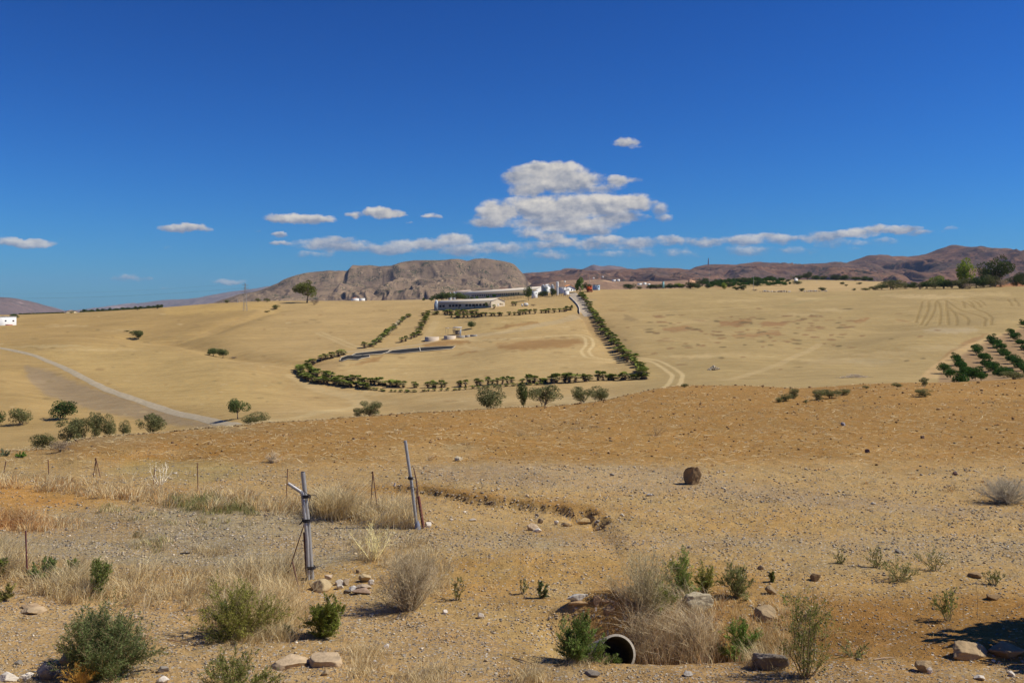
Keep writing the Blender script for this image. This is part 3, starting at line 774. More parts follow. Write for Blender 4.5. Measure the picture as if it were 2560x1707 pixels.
def mountain(name, prof, y0, yf, zbase, m, label, nu=500, nt=150, gully=.16, gs=900., seed=1, cliffs=(), smooth=True, spur=.25):
    """a ridge whose crest follows prof at depth y0, falling to zbase at depth yf"""
    P = np.array(prof, float); u = np.linspace(P[0, 0], P[-1, 0], nu)
    v = pchip(P[:, 0], P[:, 1], u)
    H = (VH - v) / F * y0                                   # crest height
    t = np.concatenate([np.linspace(0, 1, nt), np.linspace(1, 1.6, 24)[1:]])
    yy = yf + (y0 - yf) * t
    Yg = np.tile(yy, (nu, 1)); s_ = ((u - CX) / F)[:, None]
    # keep columns straight so the crest stays where the photograph has it
    X = s_ * (Yg * .35 + y0 * .65); Y = Yg + (fbm(X / gs, X * 0, seed + 3, 3) * (y0 - yf) * .35) * (1 - np.abs(2 * np.minimum(t, 1) - 1))[None]
    base = np.minimum(t, 1.0)
    shp = base.copy()
    for (tc, amp, w) in cliffs: shp = shp + amp * (np.tanh((base - tc) / w) * .5 + .5 - base)
    shp = np.clip(shp, 0, 1.0)
    shp = shp / max(shp.max(), 1e-6)
    shape = np.tile(shp, (nu, 1))
    X2 = X + fbm(X / gs * 1.3, Y / gs * 1.3, seed + 9, 4) * gs * .9
    rid = 1 - np.abs(2 * (fbm(X2 / gs, Y / gs * .35, seed, 5, .55) + .5) - 1)
    rid2 = 1 - np.abs(2 * (fbm(X2 / gs * 3.1, Y / gs * 1.1, seed + 5, 5, .6) + .5) - 1)
    env = np.sin(np.pi * np.clip(base, 0, 1) ** .8)[None]
    k = shape + (rid - .8) * spur * env + (rid2 - .8) * gully * env
    k = np.clip(k, -.05, 1.0)
    back = np.clip((t - 1) / .6, 0, 1)[None]
    Z = zbase + (H[:, None] - zbase) * k * (1 - back ** 1.5)
    Z += fbm(X / 60, Y / 60, seed + 7, 3) * (H[:, None] - zbase) * .03
    lim = np.minimum(1, (VH - v) / F * 1e9)
    zmax = ((VH - v) / F)[:, None] * Y + 2                  # nothing may stand above the traced skyline
    Z = np.where(H[:, None] > zbase, np.minimum(Z, np.maximum(zmax, zbase)), Z)
    n2 = len(t); i = np.arange(nu - 1)[:, None] * n2; j = np.arange(n2 - 1)[None]
    f = np.stack([i + j, i + n2 + j, i + n2 + j + 1, i + j + 1], -1).reshape(-1, 4)
    o = MB().add(np.stack([X, Y, Z], -1).reshape(-1, 3), f).build(name, m, smooth=smooth)
    return tag(o, label, kind="structure")

m_main = mountain_material("rocky_mountain", (.29,.205,.125), (.19,.135,.09), (.05,.06,.028), (.105,.075,.055), .024, 1.0)
m_right = mountain_material("brown_hills", (.23,.125,.072), (.125,.085,.065), (.055,.055,.035), (.15,.09,.062), .008, .8)
m_blue = mountain_material("pale_range", (.26,.20,.17), (.20,.17,.15), (.12,.12,.10), (.22,.18,.16), .0015, .3)
m_left = mountain_material("mauve_mountain", (.21,.15,.125), (.16,.12,.105), (.09,.085,.07), (.14,.11,.10), .004, .4)
m_foot = mountain_material("foothill_fields", (.40,.25,.14), (.30,.19,.12), (.08,.09,.05), (.22,.15,.11), .006, .55)
mountain("mountain", [(500,790),(554,757),(590,744),(622,733),(669,725),(690,717),(710,709),(726,698),(750,688),(780,682),(813,679),(840,677),(873,677.6),(880,671),(886,663),(905,665),(925,663),(952,666),(979,665),(1009,656),(1045,651.7),(1099,651.7),(1142,648),(1155,650),(1169,653),(1190,648),(1207,647),(1240,651),(1264,655),(1283,661),(1299,676),(1313,692),(1322,706),(1345,716),(1380,735),(1420,790)],
         4600, 2700, -20, m_main, "broad rocky table mountain behind the farm", 620, 200, .26, 420., 3, cliffs=((.34,.16,.02),(.62,.10,.02),(.86,.30,.03)), spur=.30)
mountain("hills", [(1180,760),(1240,700),(1313,683),(1343,681),(1400,676),(1420,672),(1440,675),(1484,676),(1527,674),(1558,672),(1579,674.5),(1600,671),(1630,669.4),(1660,671),(1693,671),(1721,674),(1744,666),(1770,662),(1800,661),(1834,662.5),(1850,660),(1872,657),(1900,655),(1936,658.7),(1960,659),(2000,660),(2057,658),(2088,654),(2110,657),(2144,648),(2177,637.5),(2215,637),(2233,641),(2265,641),(2292,639.5),(2322,633),(2355,620),(2384,613),(2419,618),(2457,624),(2496,633),(2516,638),(2560,638),(2640,628),(2800,640),(3000,660)],
         6400, 3000, 8, m_right, "long range of brown scrub hills on the right", 900, 170, .16, 520., 11, spur=.60)
mountain("blue_hills", [(1380,690),(1400,676),(1415,671),(1435,671),(1452,673),(1470,667),(1484,662.5),(1505,665),(1527,664),(1545,666),(1560,669),(1580,678),(1620,700)], 9500, 7000, 8, m_left, "blue grey rounded hill behind the brown range", 120, 60, .1, 900., 5)
mountain("distant_range", [(120,800),(180,795),(250,784),(290,776),(319,762),(332,757),(345,761),(354,760),(380,755),(408,750),(463,747.6),(490,745),(517,742),(545,735),(572,730),(599,726),(640,721),(680,715),(760,720),(900,760)], 14500, 9500, -60, m_blue, "pale blue mountain range on the horizon", 260, 70, .12, 1500., 8)
mountain("distant_peak", [(2420,660),(2480,637),(2520,632),(2545,634),(2580,636),(2700,640),(2800,660)], 14000, 11000, -40, m_left, "faint blue ridge at the right edge", 80, 40, .1, 1500., 18)
mountain("left_mountain", [(-500,700),(-300,722),(-150,735),(0,743),(16,743.5),(49,749),(65,756),(78,762),(90,768),(114,780),(135,786),(160,796)], 7000, 4500, -35, m_left, "mauve mountain at the left edge", 260, 90, .14, 700., 21)
mountain("left_ridge", [(40,785),(70,768),(87,764),(106,763),(118,767),(131,772),(145,776),(158,779),(185,786),(200,794)], 11000, 8500, -40, m_blue, "pale ridge beyond the mauve mountain", 90, 50, .1, 900., 25)
mountain("foothills", [(1300,760),(1340,718),(1380,706),(1410,701),(1470,700),(1505,699),(1535,703),(1560,703),(1600,704),(1660,703),(1720,700),(1800,705),(1900,712),(2000,725)], 2900, 1900, 2, m_foot, "low terracotta foothills behind the farmhouse", 300, 70, .14, 260., 31, spur=.3)

# ------------------------------------------------------------------ haze
hz = MB().box(-14000, 14000, -200, 24500, -400, 900).build("haze", None)
mh, N_, L_ = new_mat("haze_air")
pv = N_.new("ShaderNodeVolumePrincipled"); pv.inputs['Color'].default_value = (.46, .66, 1.0, 1)
pv.inputs['Density'].default_value = 2.4e-5; pv.inputs['Anisotropy'].default_value = 0.0
oo = N_.new("ShaderNodeOutputMaterial"); L_.new(pv.outputs[0], oo.inputs['Volume'])
hz.data.materials.append(mh)
tag(hz, "thin blue haze over the whole valley", kind="stuff")
hz.visible_shadow = True

# ------------------------------------------------------------------ vegetation prototypes
m_leaf = vc_mat("foliage", leaf=True, var=.22, scale=1.2, rnd=.12)
m_bark = vc_mat("bark", .95, .3, 8, rnd=.1)
m_twig = vc_mat("dry_twigs", .95, .2, 5)
m_grass = vc_mat("dry_grass_blades", leaf=True, var=.2, scale=.8)
m_rock = vc_mat("rock", .92, .35, 5, 7, bump=.03, bscale=9, rnd=.08)
m_paint = vc_mat("farm_paint", .7, .10, .8, 5)
m_metal = vc_mat("galvanised_steel", .45, .22, 12, 5, spec=.4, metal=.2)
m_rust = vc_mat("rusty_iron", .85, .35, 25, 5, bump=.004, bscale=60)

def quads(rng, P, size, jit=.4, up=0.0, aspect=.7):
    """randomly turned leaf quads at the points P"""
    n = len(P)
    a = rng.normal(size=(n, 3)); a[:, 2] += up; a /= np.linalg.norm(a, axis=1)[:, None]
    b = rng.normal(size=(n, 3)); b -= (b * a).sum(1)[:, None] * a; b /= np.linalg.norm(b, axis=1)[:, None]
    c = np.cross(a, b)
    s = size * (1 - jit + 2 * jit * rng.random(n))[:, None]
    b = b * s; c = c * s * aspect
    V = np.stack([P - b, P - c * .8, P + b, P + c * .8], 1)
    return V.reshape(-1, 3), np.arange(n * 4).reshape(-1, 4)

def crown(seed, lobes=9, leaves=1600, leaf=.035, zlo=.12, col=(.07, .10, .03), col2=(.10, .13, .04), lob=(.17, .30), top=1.0, wid=.5, shell=.55):
    rng = np.random.default_rng(seed)
    C = []
    for i in range(lobes):
        for _ in range(40):
            p = rng.uniform(-1, 1, 3)
            if np.dot(p, p) < 1 and np.dot(p, p) > .12: break
        r = rng.uniform(*lob)
        zc = (zlo + top) / 2; zh = (top - zlo) / 2
        q = np.array((p[0] * (wid - r * .55), p[1] * (wid - r * .55), zc + p[2] * max(zh - r * .6, .05)))
        C.append((q, r, rng.uniform(.78, 1.22)))
    w = np.array([c[1] ** 2 for c in C]); w /= w.sum()
    k = rng.choice(len(C), leaves, p=w)
    d = rng.normal(size=(leaves, 3)); d /= np.linalg.norm(d, axis=1)[:, None]
    rr = (shell + (1.08 - shell) * rng.random(leaves) ** .6)
    cen = np.array([c[0] for c in C])[k]; rad = np.array([c[1] for c in C])[k]; tone = np.array([c[2] for c in C])[k]
    P = cen + d * (rad * rr)[:, None] * np.array((1, 1, .85))
    P[:, 2] = np.clip(P[:, 2], .01, None)
    V, f = quads(rng, P, leaf)
    t = rng.random(leaves)[:, None]
    col = (np.array(col) * (1 - t) + np.array(col2) * t) * 1.6
    col = col * (tone * rng.uniform(.75, 1.25, leaves))[:, None]
    return V, f, np.repeat(col, 4, 0), C

def trunk(mb, C, rng, base_h=.3, r=.035, col=(.14, .10, .07), stems=1, lean=.05):
    for s in range(stems):
        x0 = 0 if stems == 1 else rng.uniform(-.07, .07); y0 = 0 if stems == 1 else rng.uniform(-.07, .07)
        top = np.array((x0 + rng.uniform(-lean, lean), y0 + rng.uniform(-lean, lean), base_h))
        mb.tube([(x0, y0, -.06), ((x0 + top[0]) / 2 + rng.uniform(-.015, .015), (y0 + top[1]) / 2, base_h * .5), top], [r, r * .75, r * .6], 7, col)
        for (q, rr, _) in C[s::stems]:
            mid = (top + q) / 2 + rng.normal(size=3) * .02
            mb.tube([top, mid, q], [r * .5, r * .3, r * .1], 5, col, cap=False)

PROTO = {}
def proto(kind, n=3):
    """unit sized (1 wide, 1 high) mesh pairs: foliage, trunk"""
    if kind in PROTO: return PROTO[kind]
    S = dict(
        olive=dict(lobes=11, leaves=2600, leaf=.030, zlo=.16, col=(.060, .082, .026), col2=(.115, .135, .045)),
        scrub=dict(lobes=12, leaves=2600, leaf=.026, zlo=.02, col=(.075, .085, .030), col2=(.145, .14, .055)),
        tamarisk=dict(lobes=14, leaves=3600, leaf=.022, zlo=.05, col=(.085, .095, .036), col2=(.17, .16, .07), lob=(.12, .24)),
        dark=dict(lobes=10, leaves=1800, leaf=.036, zlo=.06, col=(.036, .058, .018), col2=(.062, .088, .026)),
        citrus=dict(lobes=8, leaves=1500, leaf=.042, zlo=.04, col=(.022, .055, .012), col2=(.055, .10, .02)),
        lime=dict(lobes=9, leaves=1800, leaf=.036, zlo=.08, col=(.13, .17, .022), col2=(.20, .23, .035)),
        gum=dict(lobes=17, leaves=4200, leaf=.022, zlo=.22, col=(.07, .088, .02), col2=(.16, .165, .04), lob=(.10, .21)),
        bigdark=dict(lobes=18, leaves=4200, leaf=.022, zlo=.05, col=(.032, .048, .016), col2=(.075, .09, .028), lob=(.12, .24)),
        tallpalmy=dict(lobes=10, leaves=1800, leaf=.04, zlo=.1, col=(.06, .11, .02), col2=(.10, .16, .03), lob=(.16, .26)),
        dryround=dict(lobes=10, leaves=1600, leaf=.024, zlo=.03, col=(.20, .155, .10), col2=(.26, .20, .14)),
    )[kind]
    out = []
    for i in range(n):
        seed = (sum(map(ord, kind)) * 31 + i * 7) % 99991
        rng = np.random.default_rng(seed)
        V, f, c, C = crown(seed, **S)
        fm = MB().add(V, f, c).mesh("foliage", m_leaf)
        tb = MB()
        tr = kind in ("olive", "gum")
        trunk(tb, C, rng, base_h=(.30 if tr else .14), r=(.032 if tr else .02), stems=(1 if tr or kind in ("citrus", "lime") else 4), col=(.17, .13, .09))
        out.append((fm, tb.mesh("trunk", m_bark, True)))
    PROTO[kind] = out
    return out

VEG_N = [0]
def plant(name, kind, u, v, wpx, hpx, label, cat, group=None, y=None, ymin=160, ymax=1000, parts=True, sink=.02, n=3):
    """a tree or shrub whose foot is seen at photo pixel (u, v) (or stands at depth y)"""
    x, yy, z = at(u, y) if y else hit(u, v, ymin, ymax)
    if y: hpx = hpx
    VEG_N[0] += 1
    r = random.Random(VEG_N[0] * 77 + 5)
    w = wpx * yy / F; h = hpx * yy / F
    pl_ = proto(kind, n); fm, tm = pl_[r.randrange(len(pl_))]
    o = empty(name, (x, yy, z - h * sink), r.uniform(0, 6.28), (w * 1.14, w * 1.14, h * 1.06))
    a = link("foliage", fm, o)
    if parts: link("trunk", tm, o)
    return tag(o, label, cat, group)

def crest_y(u): return float(np.interp(u, UG, crest))
# --- lone trees and bushes in the fields
plant("tree", "gum", 767, 757, 66, 57, "large lone tree with yellow green crown on the left skyline", "tree", ymin=500)
plant("bush", "dryround", 786, 762, 18, 15, "round greyish bush right beside the large lone skyline tree", "bush", ymin=500)
plant("bush", "scrub", 690, 773, 20, 13, "low dark bush in the field left of the lone skyline tree", "bush", ymin=400)
plant("bush", "scrub", 668, 781, 12, 5, "tiny flat bush down left of the low dark field bush", "bush", ymin=400)
plant("tree", "olive", 346, 847, 26, 23, "small dark round tree alone high in the left field", "tree")
plant("bush", "dark", 327, 833, 8, 5, "very small bush up left of the small dark round tree", "bush")
plant("bush", "scrub", 317, 829, 12, 4, "flat grey green scrub patch left of the small dark round tree", "bush")
plant("tree", "olive", 534, 890, 30, 21, "left half of the pair of dark trees in the field gully", "tree")
plant("tree", "olive", 557, 895, 26, 24, "right half of the pair of dark trees in the field gully", "tree")
plant("bush", "dark", 523, 887, 12, 8, "small bush at the left foot of the pair of gully trees", "bush")
plant("bush", "dryround", 584, 896, 18, 6, "flat brown dry bush right of the pair of gully trees", "bush")
plant("tree", "olive", 594, 1047, 47, 50, "small tree with a clear trunk and round crown beside the end of the dirt road", "tree")
plant("bush", "tamarisk", 636, 1063, 62, 36, "wide low grey green bush right of the small round crowned tree", "bush")
plant("bush", "dark", 153, 1048, 66, 48, "dense dark bush on the slope under the grey dirt road", "bush")
plant("bush", "scrub", 52, 1062, 54, 46, "open scraggy bush left of the dense dark bush", "bush")
plant("bush", "dark", -2, 1061, 36, 36, "dark bush cut off by the left edge of the photo", "bush")
for (u, w, h, kd, lb, yy) in ((110, 56, 48, "scrub", "leftmost dark green bush of the clump behind the left end of the brown field", 60),
                          (172, 66, 66, "tamarisk", "second bush of the clump, olive green and domed", 62),
                          (205, 48, 66, "scrub", "darker upright bush in the middle of the left clump", 63),
                          (240, 40, 70, "tamarisk", "tall feathery bush right of the middle of the left clump", 65),
                          (268, 44, 62, "tamarisk", "rightmost feathery bush of the left clump", 64),
                          (312, 30, 44, "tamarisk", "thin sparse bush standing between the left clump and the grey bush", 66),
                          (375, 62, 64, "tamarisk", "grey green bush with pale bare branches on the crest right of the left clump", 68)):
    plant("bush", kd, u, 0, w, h, lb, "bush", y=crest_y(u) + 2 + (yy - 60) * .3)
plant("bush", "dryround", 150, 1130, 56, 28, "mauve grey dry bush in front of the left clump", "bush", ymin=30, ymax=60)
plant("bush", "tamarisk", 925, 0, 62, 42, "small bush poking up behind the crest right of centre left", "bush", y=crest_y(925) + 3)
plant("bush", "tamarisk", 895, 0, 34, 26, "low bush touching the left side of the small crest bush", "bush", y=crest_y(895) + 3)
plant("bush", "tamarisk", 1221, 0, 80, 68, "large round grey green bush behind the crest below the middle of the hedge", "bush", y=crest_y(1221) + 3)
plant("tree", "olive", 1308, 0, 28, 66, "narrow slanting little tree between the two large crest bushes", "tree", y=crest_y(1308) + 3)
plant("bush", "tamarisk", 1362, 0, 80, 62, "wide feathery bush right of the narrow slanting tree", "bush", y=crest_y(1362) + 3)
plant("bush", "tamarisk", 1458, 0, 54, 50, "left bush of the right hand pair behind the crest", "bush", y=crest_y(1458) + 3)
plant("bush", "tamarisk", 1502, 0, 56, 42, "right bush of the right hand pair behind the crest", "bush", y=crest_y(1502) + 3)
plant("bush", "scrub", 1711, 968, 20, 10, "tiny dark bush on top of the brown crest", "bush", ymin=60, ymax=110)
for (u, v, w, h, lb) in ((1965,1002,36,20,"sparse green weed bush, first of the row along the right crest"),(1985,996,30,26,"taller sparse weed bush, second along the right crest"),(2045,1000,40,26,"broad green weed bush, third along the right crest"),
                    (2075,995,50,24,"wide green weed bush, fourth along the right crest"),(2108,988,36,16,"low green weed bush at the right end of the first crest group"),(2165,971,18,8,"small weed tuft between the two crest groups"),
                    (2243,968,26,12,"dark green tuft on the crest below the pile of pale branches"),(2312,965,26,22,"upright green tuft on the crest beside the orchard corner"),(2310,992,44,20,"sparse pale green weed lying in the brown field below the crest"),
                    (2016,1010,10,12,"tiny green sprig in front of the crest weeds"),(1948,1006,22,12,"small pale weed at the left start of the crest row")):
    plant("weed_bush", "tamarisk", u, v, w, h, lb, "bush", "green weeds on the right crest", ymin=30, ymax=110)
plant("tree", "olive", 1178, 822, 19, 20, "small grey green tree standing right of the pump shelter", "tree")
plant("bush", "dark", 965, 834, 13, 13, "dark bush inside the left palm row", "bush")
plant("bush", "dryround", 1136, 836, 10, 14, "brown dry bush under the shelter roof", "bush")

# --- farm trees
for (u, v, w, h, kd, nm, lb) in (
    (1321,752,20,38,"olive","tree","tall dark tree in front of the right end of the long shed"),
    (1356,741,24,16,"bigdark","tree","dark low tree in front of the grey silo"),
    (1381,741,20,21,"bigdark","tree","dark round tree in front of the white water tower"),
    (1341,742,12,10,"dark","bush","small bush at the foot of the white annex"),
    (1451,731,18,37,"tallpalmy","tree","tall bright green tree beside the orange roofed farmhouse"),
    (1442,731,12,22,"tallpalmy","tree","shorter green tree touching the farmhouse side"),
    (1469,729,23,25,"bigdark","tree","dark ball shaped tree behind the red machine"),
    (1092,748,26,16,"dark","tree","dark green end tree of the clump beside the near shed"),
    (1106,749,28,20,"dark","tree","second tree of the clump beside the near shed"),
    (1123,751,32,20,"olive","tree","middle tree of the clump beside the near shed"),
    (1142,751,30,19,"olive","tree","fourth tree of the clump beside the near shed"),
    (1158,751,26,16,"olive","tree","last tree of the clump beside the near shed"),
    (1078,753,12,10,"dark","bush","small round dark bush left of the near shed, nearer one of two"),
    (1060,752,9,8,"dark","bush","small round dark bush left of the near shed, farther one of two"),
    (1192,728,8,6,"tallpalmy","tree","bright tree top showing over the long shed roof"),
    (1218,769,13,13,"tallpalmy","palm","bushy palm against the wall of the near shed"),
    (1235,745,10,10,"citrus","bush","bright green bush at the wall of the long shed"),
    (1219,746,9,7,"citrus","bush","low green bush left of the bright one at the long shed"),
    (1180,746,10,6,"dark","bush","dark bush at the left end of the long shed windows"),
    (1333,765,12,5,"dryround","bush","flat brown mound of weeds right of the white tank"),
    (1430,767,6,5,"dark","bush","dark tuft where the young palm row meets the drive")):
    plant(nm, kd, u, v, w, h, lb, nm if nm != "palm" else "palm", ymin=380, ymax=900)

# --- orchard rows on the right
rows = [([(2359,934),(2381,950),(2401,960)], [3], 26),
        ([(2388,900),(2452,955)], [8], 27),
        ([(2440,877),(2520,944)], [10], 27),
        ([(2479,852),(2576,938)], [12], 26),
        ([(2526,836),(2620,915)], [12], 25),
        ([(2556,812),(2640,860)], [8], 24)]
for ri, (pts, nn, hp) in enumerate(rows):
    W = [hit(u, v, 160, 700)[:2] for u, v in pts]
    A, B = np.array(W[0]), np.array(W[-1]); n = nn[0]
    for i in range(n):
        t = i / (n - 1); p = A + (B - A) * t
        u = CX + F * p[0] / p[1]
        if u > 2580: continue
        h = 2.75 * random.Random(ri * 50 + i).uniform(.82, 1.15); hpx = h * F / p[1]
        pos = ("first" if i == 0 else "last" if i == n - 1 else "dark green")
        lbl = ["dark green citrus tree in the short leftmost orchard row", "dark green citrus tree in the second orchard row from the left", "dark green citrus tree in the third orchard row from the left",
               "dark green citrus tree in the fourth orchard row from the left", "dark green citrus tree in the fifth orchard row, cut by the right edge", "dark green citrus tree in the farthest orchard row at the right edge"][ri]
        plant("citrus_tree", "citrus", u, 0, hpx * 1.0, hpx * .9, lbl, "tree", "citrus trees in the %s orchard row" % ["leftmost", "second", "third", "fourth", "fifth", "farthest"][ri], y=float(p[1]), n=4)
plant("bush", "scrub", 2536, 948, 70, 22, "yellowish low bush at the near end of the orchard rows", "bush", ymin=80, ymax=400)

# --- trees along the right skyline
sky_r = [
 (1575,719,30,14,"dark","domed dark bush where the skyline greenery begins"),(1597,720,18,8,"scrub","low scrub right of the first skyline dome"),
 (1626,719,24,12,"dark","dark hedge bush left of the skyline house, nearest the gap"),(1642,719,24,13,"scrub","olive hedge bush, second left of the skyline house"),(1658,719,26,14,"scrub","olive hedge bush, third left of the skyline house"),(1676,720,24,13,"dark","dark hedge bush, fourth left of the skyline house"),(1697,720,28,13,"lime","light green hedge bush left of the skyline house"),
 (1687,712,20,11,"bigdark","round dark tree behind the hedge left of the skyline house"),(1706,711,16,11,"bigdark","twin dark tree beside the round one left of the skyline house"),
 (1726,722,34,18,"bigdark","broad dark bush below the skyline house"),(1756,714,32,22,"bigdark","tall dark tree right of the skyline house"),(1745,721,22,14,"dark","dark bush under the tall tree right of the skyline house"),
 (1770,721,16,15,"dark","dark bush with orange soil beside it, right of the skyline house"),(1772,714,24,12,"citrus","grove tree right of the tall dark one"),
 (1811,724,14,18,"lime","thin young tree with a bare trunk standing at the field edge"),(1821,718,18,14,"bigdark","dark tree right of the thin young tree"),
 (1848,704,20,12,"dryround","hazy brown green tree above the skyline grove"),(1840,725,16,11,"bigdark","smaller of the two round bushes at the field edge"),(1858,725,24,13,"bigdark","larger of the two round bushes at the field edge"),
 (1870,712,26,20,"bigdark","tall dark tree in the middle of the skyline grove"),(1893,716,26,18,"dark","dark tree right of the tall grove tree"),(1925,700,22,12,"bigdark","dark treetop rising over the right end of the grove"),
 (1887,727,12,5,"dryround","brown tuft on the field edge right of the round bushes"),
 (1970,705,12,8,"dark","small bush left of the white hut"),(1975,711,8,7,"dark","little dark bush below the white hut"),(1994,711,24,11,"scrub","olive bush below the clump with the white hut"),
 (1978,699,8,14,"dryround","thin brown tree at the left end of the white hut clump"),(1995,699,28,14,"bigdark","dark tree left in the white hut clump"),(2018,700,22,23,"bigdark","tallest domed tree of the white hut clump"),(2040,699,22,12,"dark","low tree right of the tallest domed one"),(2058,699,18,13,"bigdark","right end tree of the white hut clump"),
 (2090,701,26,15,"bigdark","left tree of the middle skyline clump"),(2113,701,28,15,"dark","second tree of the middle skyline clump"),(2138,702,26,12,"dark","third tree of the middle skyline clump"),(2162,702,26,13,"dark","fourth tree of the middle skyline clump"),(2176,701,12,10,"dark","small tree ending the middle skyline clump"),
 (2056,727,18,11,"bigdark","small round dark bush alone in the pale upper field"),(2004,728,16,9,"scrub","grey green bush left of the lone round bush"),(2105,712,11,8,"bigdark","small dark bush in the pale upper field above the round one"),(2116,715,10,5,"scrub","flat bush right of the small upper field bush"),(2149,711,14,6,"scrub","low green bush right in the pale upper field"),(2135,727,10,7,"scrub","pale small bush near the field edge stones"),
 (2229,724,52,24,"scrub","big domed olive bush starting the right hedge"),(2165,726,22,6,"scrub","low weed hedge start left of the big domed bush"),(2190,725,26,10,"scrub","rising low hedge left of the big domed bush"),(2203,724,26,13,"dark","hedge bush against the left side of the big dome"),
 (2264,722,30,15,"scrub","hedge bush right of the big dome"),(2284,722,24,15,"dark","dark hedge bush, second right of the big dome"),(2300,723,20,12,"dryround","brownish hedge bush, third right of the big dome"),(2316,722,36,19,"dark","dark bush in the right hedge before the yellow trees"),(2336,721,34,16,"scrub","olive bush under the small yellow green tree"),
 (2344,715,34,26,"lime","small yellow green tree in the right hedge"),(2360,722,34,20,"dark","dark bush right of the small yellow green tree"),(2380,721,34,21,"bigdark","dark rounded bush left of the tall yellow green tree"),
 (2417,716,40,58,"lime","tall yellow green tree in the right hedge"),(2408,721,36,24,"scrub","olive bush at the foot of the tall yellow green tree"),(2402,721,12,12,"lime","bright lime bush at the foot of the tall yellow green tree"),(2424,721,30,12,"dryround","reddish brown bush at the foot of the tall yellow green tree"),
 (2440,720,34,26,"dark","dark bush between the yellow green tree and the biggest tree"),(2458,719,26,20,"bigdark","shadowy bush left under the biggest tree"),
 (2487,716,66,72,"bigdark","biggest dark tree of the right skyline"),(2466,714,34,46,"bigdark","dark left shoulder tree of the biggest tree"),(2516,706,20,16,"scrub","green bush at the right foot of the biggest tree"),
 (2476,718,34,30,"scrub","rounded green bush in front of the biggest tree"),(2502,717,34,16,"dryround","brown green bush in front of the red bank"),(2541,716,30,24,"bigdark","dark bush standing against the red bank"),(2556,704,36,24,"bigdark","dark tree behind the red bank at the right edge"),(2562,716,20,14,"dark","bush at the right edge below the red bank")]
for (u, v, w, h, kd, lb) in sky_r:
    yy = 560 if v > 716 else 800
    x, y_, z = hit(u, v, 480, 1300)
    if v > 715 and u > 2160: h = h * 1.2; w = w * 1.1
    plant("tree" if h > 13 else "bush", kd, u, v, w, h, lb, "tree" if h > 13 else "bush", "trees and bushes on the right skyline", ymin=480, ymax=1300, sink=.05)
# the grove right of the skyline house, two staggered rows
for i in range(19):
    u = 1778 + i * 10.2; v = 716 - i * .55
    plant("grove_tree", "citrus", u, v, 15, 10 + (i * 7) % 4, "bushy green grove tree in the front line right of the skyline house", "tree", "front line of grove trees right of the skyline house", y=880 - (i % 3) * 8, parts=True)
for i in range(18):
    u = 1782 + i * 10.2
    plant("grove_tree", "citrus", u, 0, 14, 13 + (i * 5) % 3, "bushy green grove tree in the back line right of the skyline house", "tree", "back line of grove trees right of the skyline house", y=960 + (i % 4) * 9)

# --- trees along the left skyline
for i in range(26):
    u = 204 + i * 7.9; v = 780 - i * .45
    plant("grove_tree", "dark", u, 0, 11, 9 + (i * 7) % 4 * .6, "small dark tree in the long line along the left skyline", "tree", "line of trees along the left skyline", y=690 - (i % 2) * 14)
for (u, v, w, h, kd, lb) in ((344,775,15,9,"bigdark","dark bush in front of the left skyline tree line, left one of two"),(394,772,13,11,"bigdark","dark bush in front of the left skyline tree line, right one of two"),
                         (36,796,22,12,"dark","round bush behind the white house at the left edge"),(8,797,16,7,"dark","low bush over the roof of the white house"),(178,783,12,5,"dark","bush in front of the cream farmhouse on the left skyline")):
    plant("bush", kd, u, v, w, h, lb, "bush", ymin=560, ymax=760)
for i in range(14):
    plant("grove_tree", "dark", 52 + i * 8.0, 0, 10, 5 + (i * 3) % 3, "tiny dark tree in the low line left of the cream farmhouse", "tree", "low line of trees left of the cream farmhouse", y=665)
for (u, v, w, h) in ((568,757,16,8),(645,755,14,10),(668,755,16,10)):
    plant("bush", "scrub", u, v, w, h, {568: "pale bush at the foot of the table mountain's left end", 645: "olive bush below the mountain, left one of two near the lone tree", 668: "olive bush below the mountain, right one of two near the lone tree"}[u], "bush", ymin=560, ymax=760)

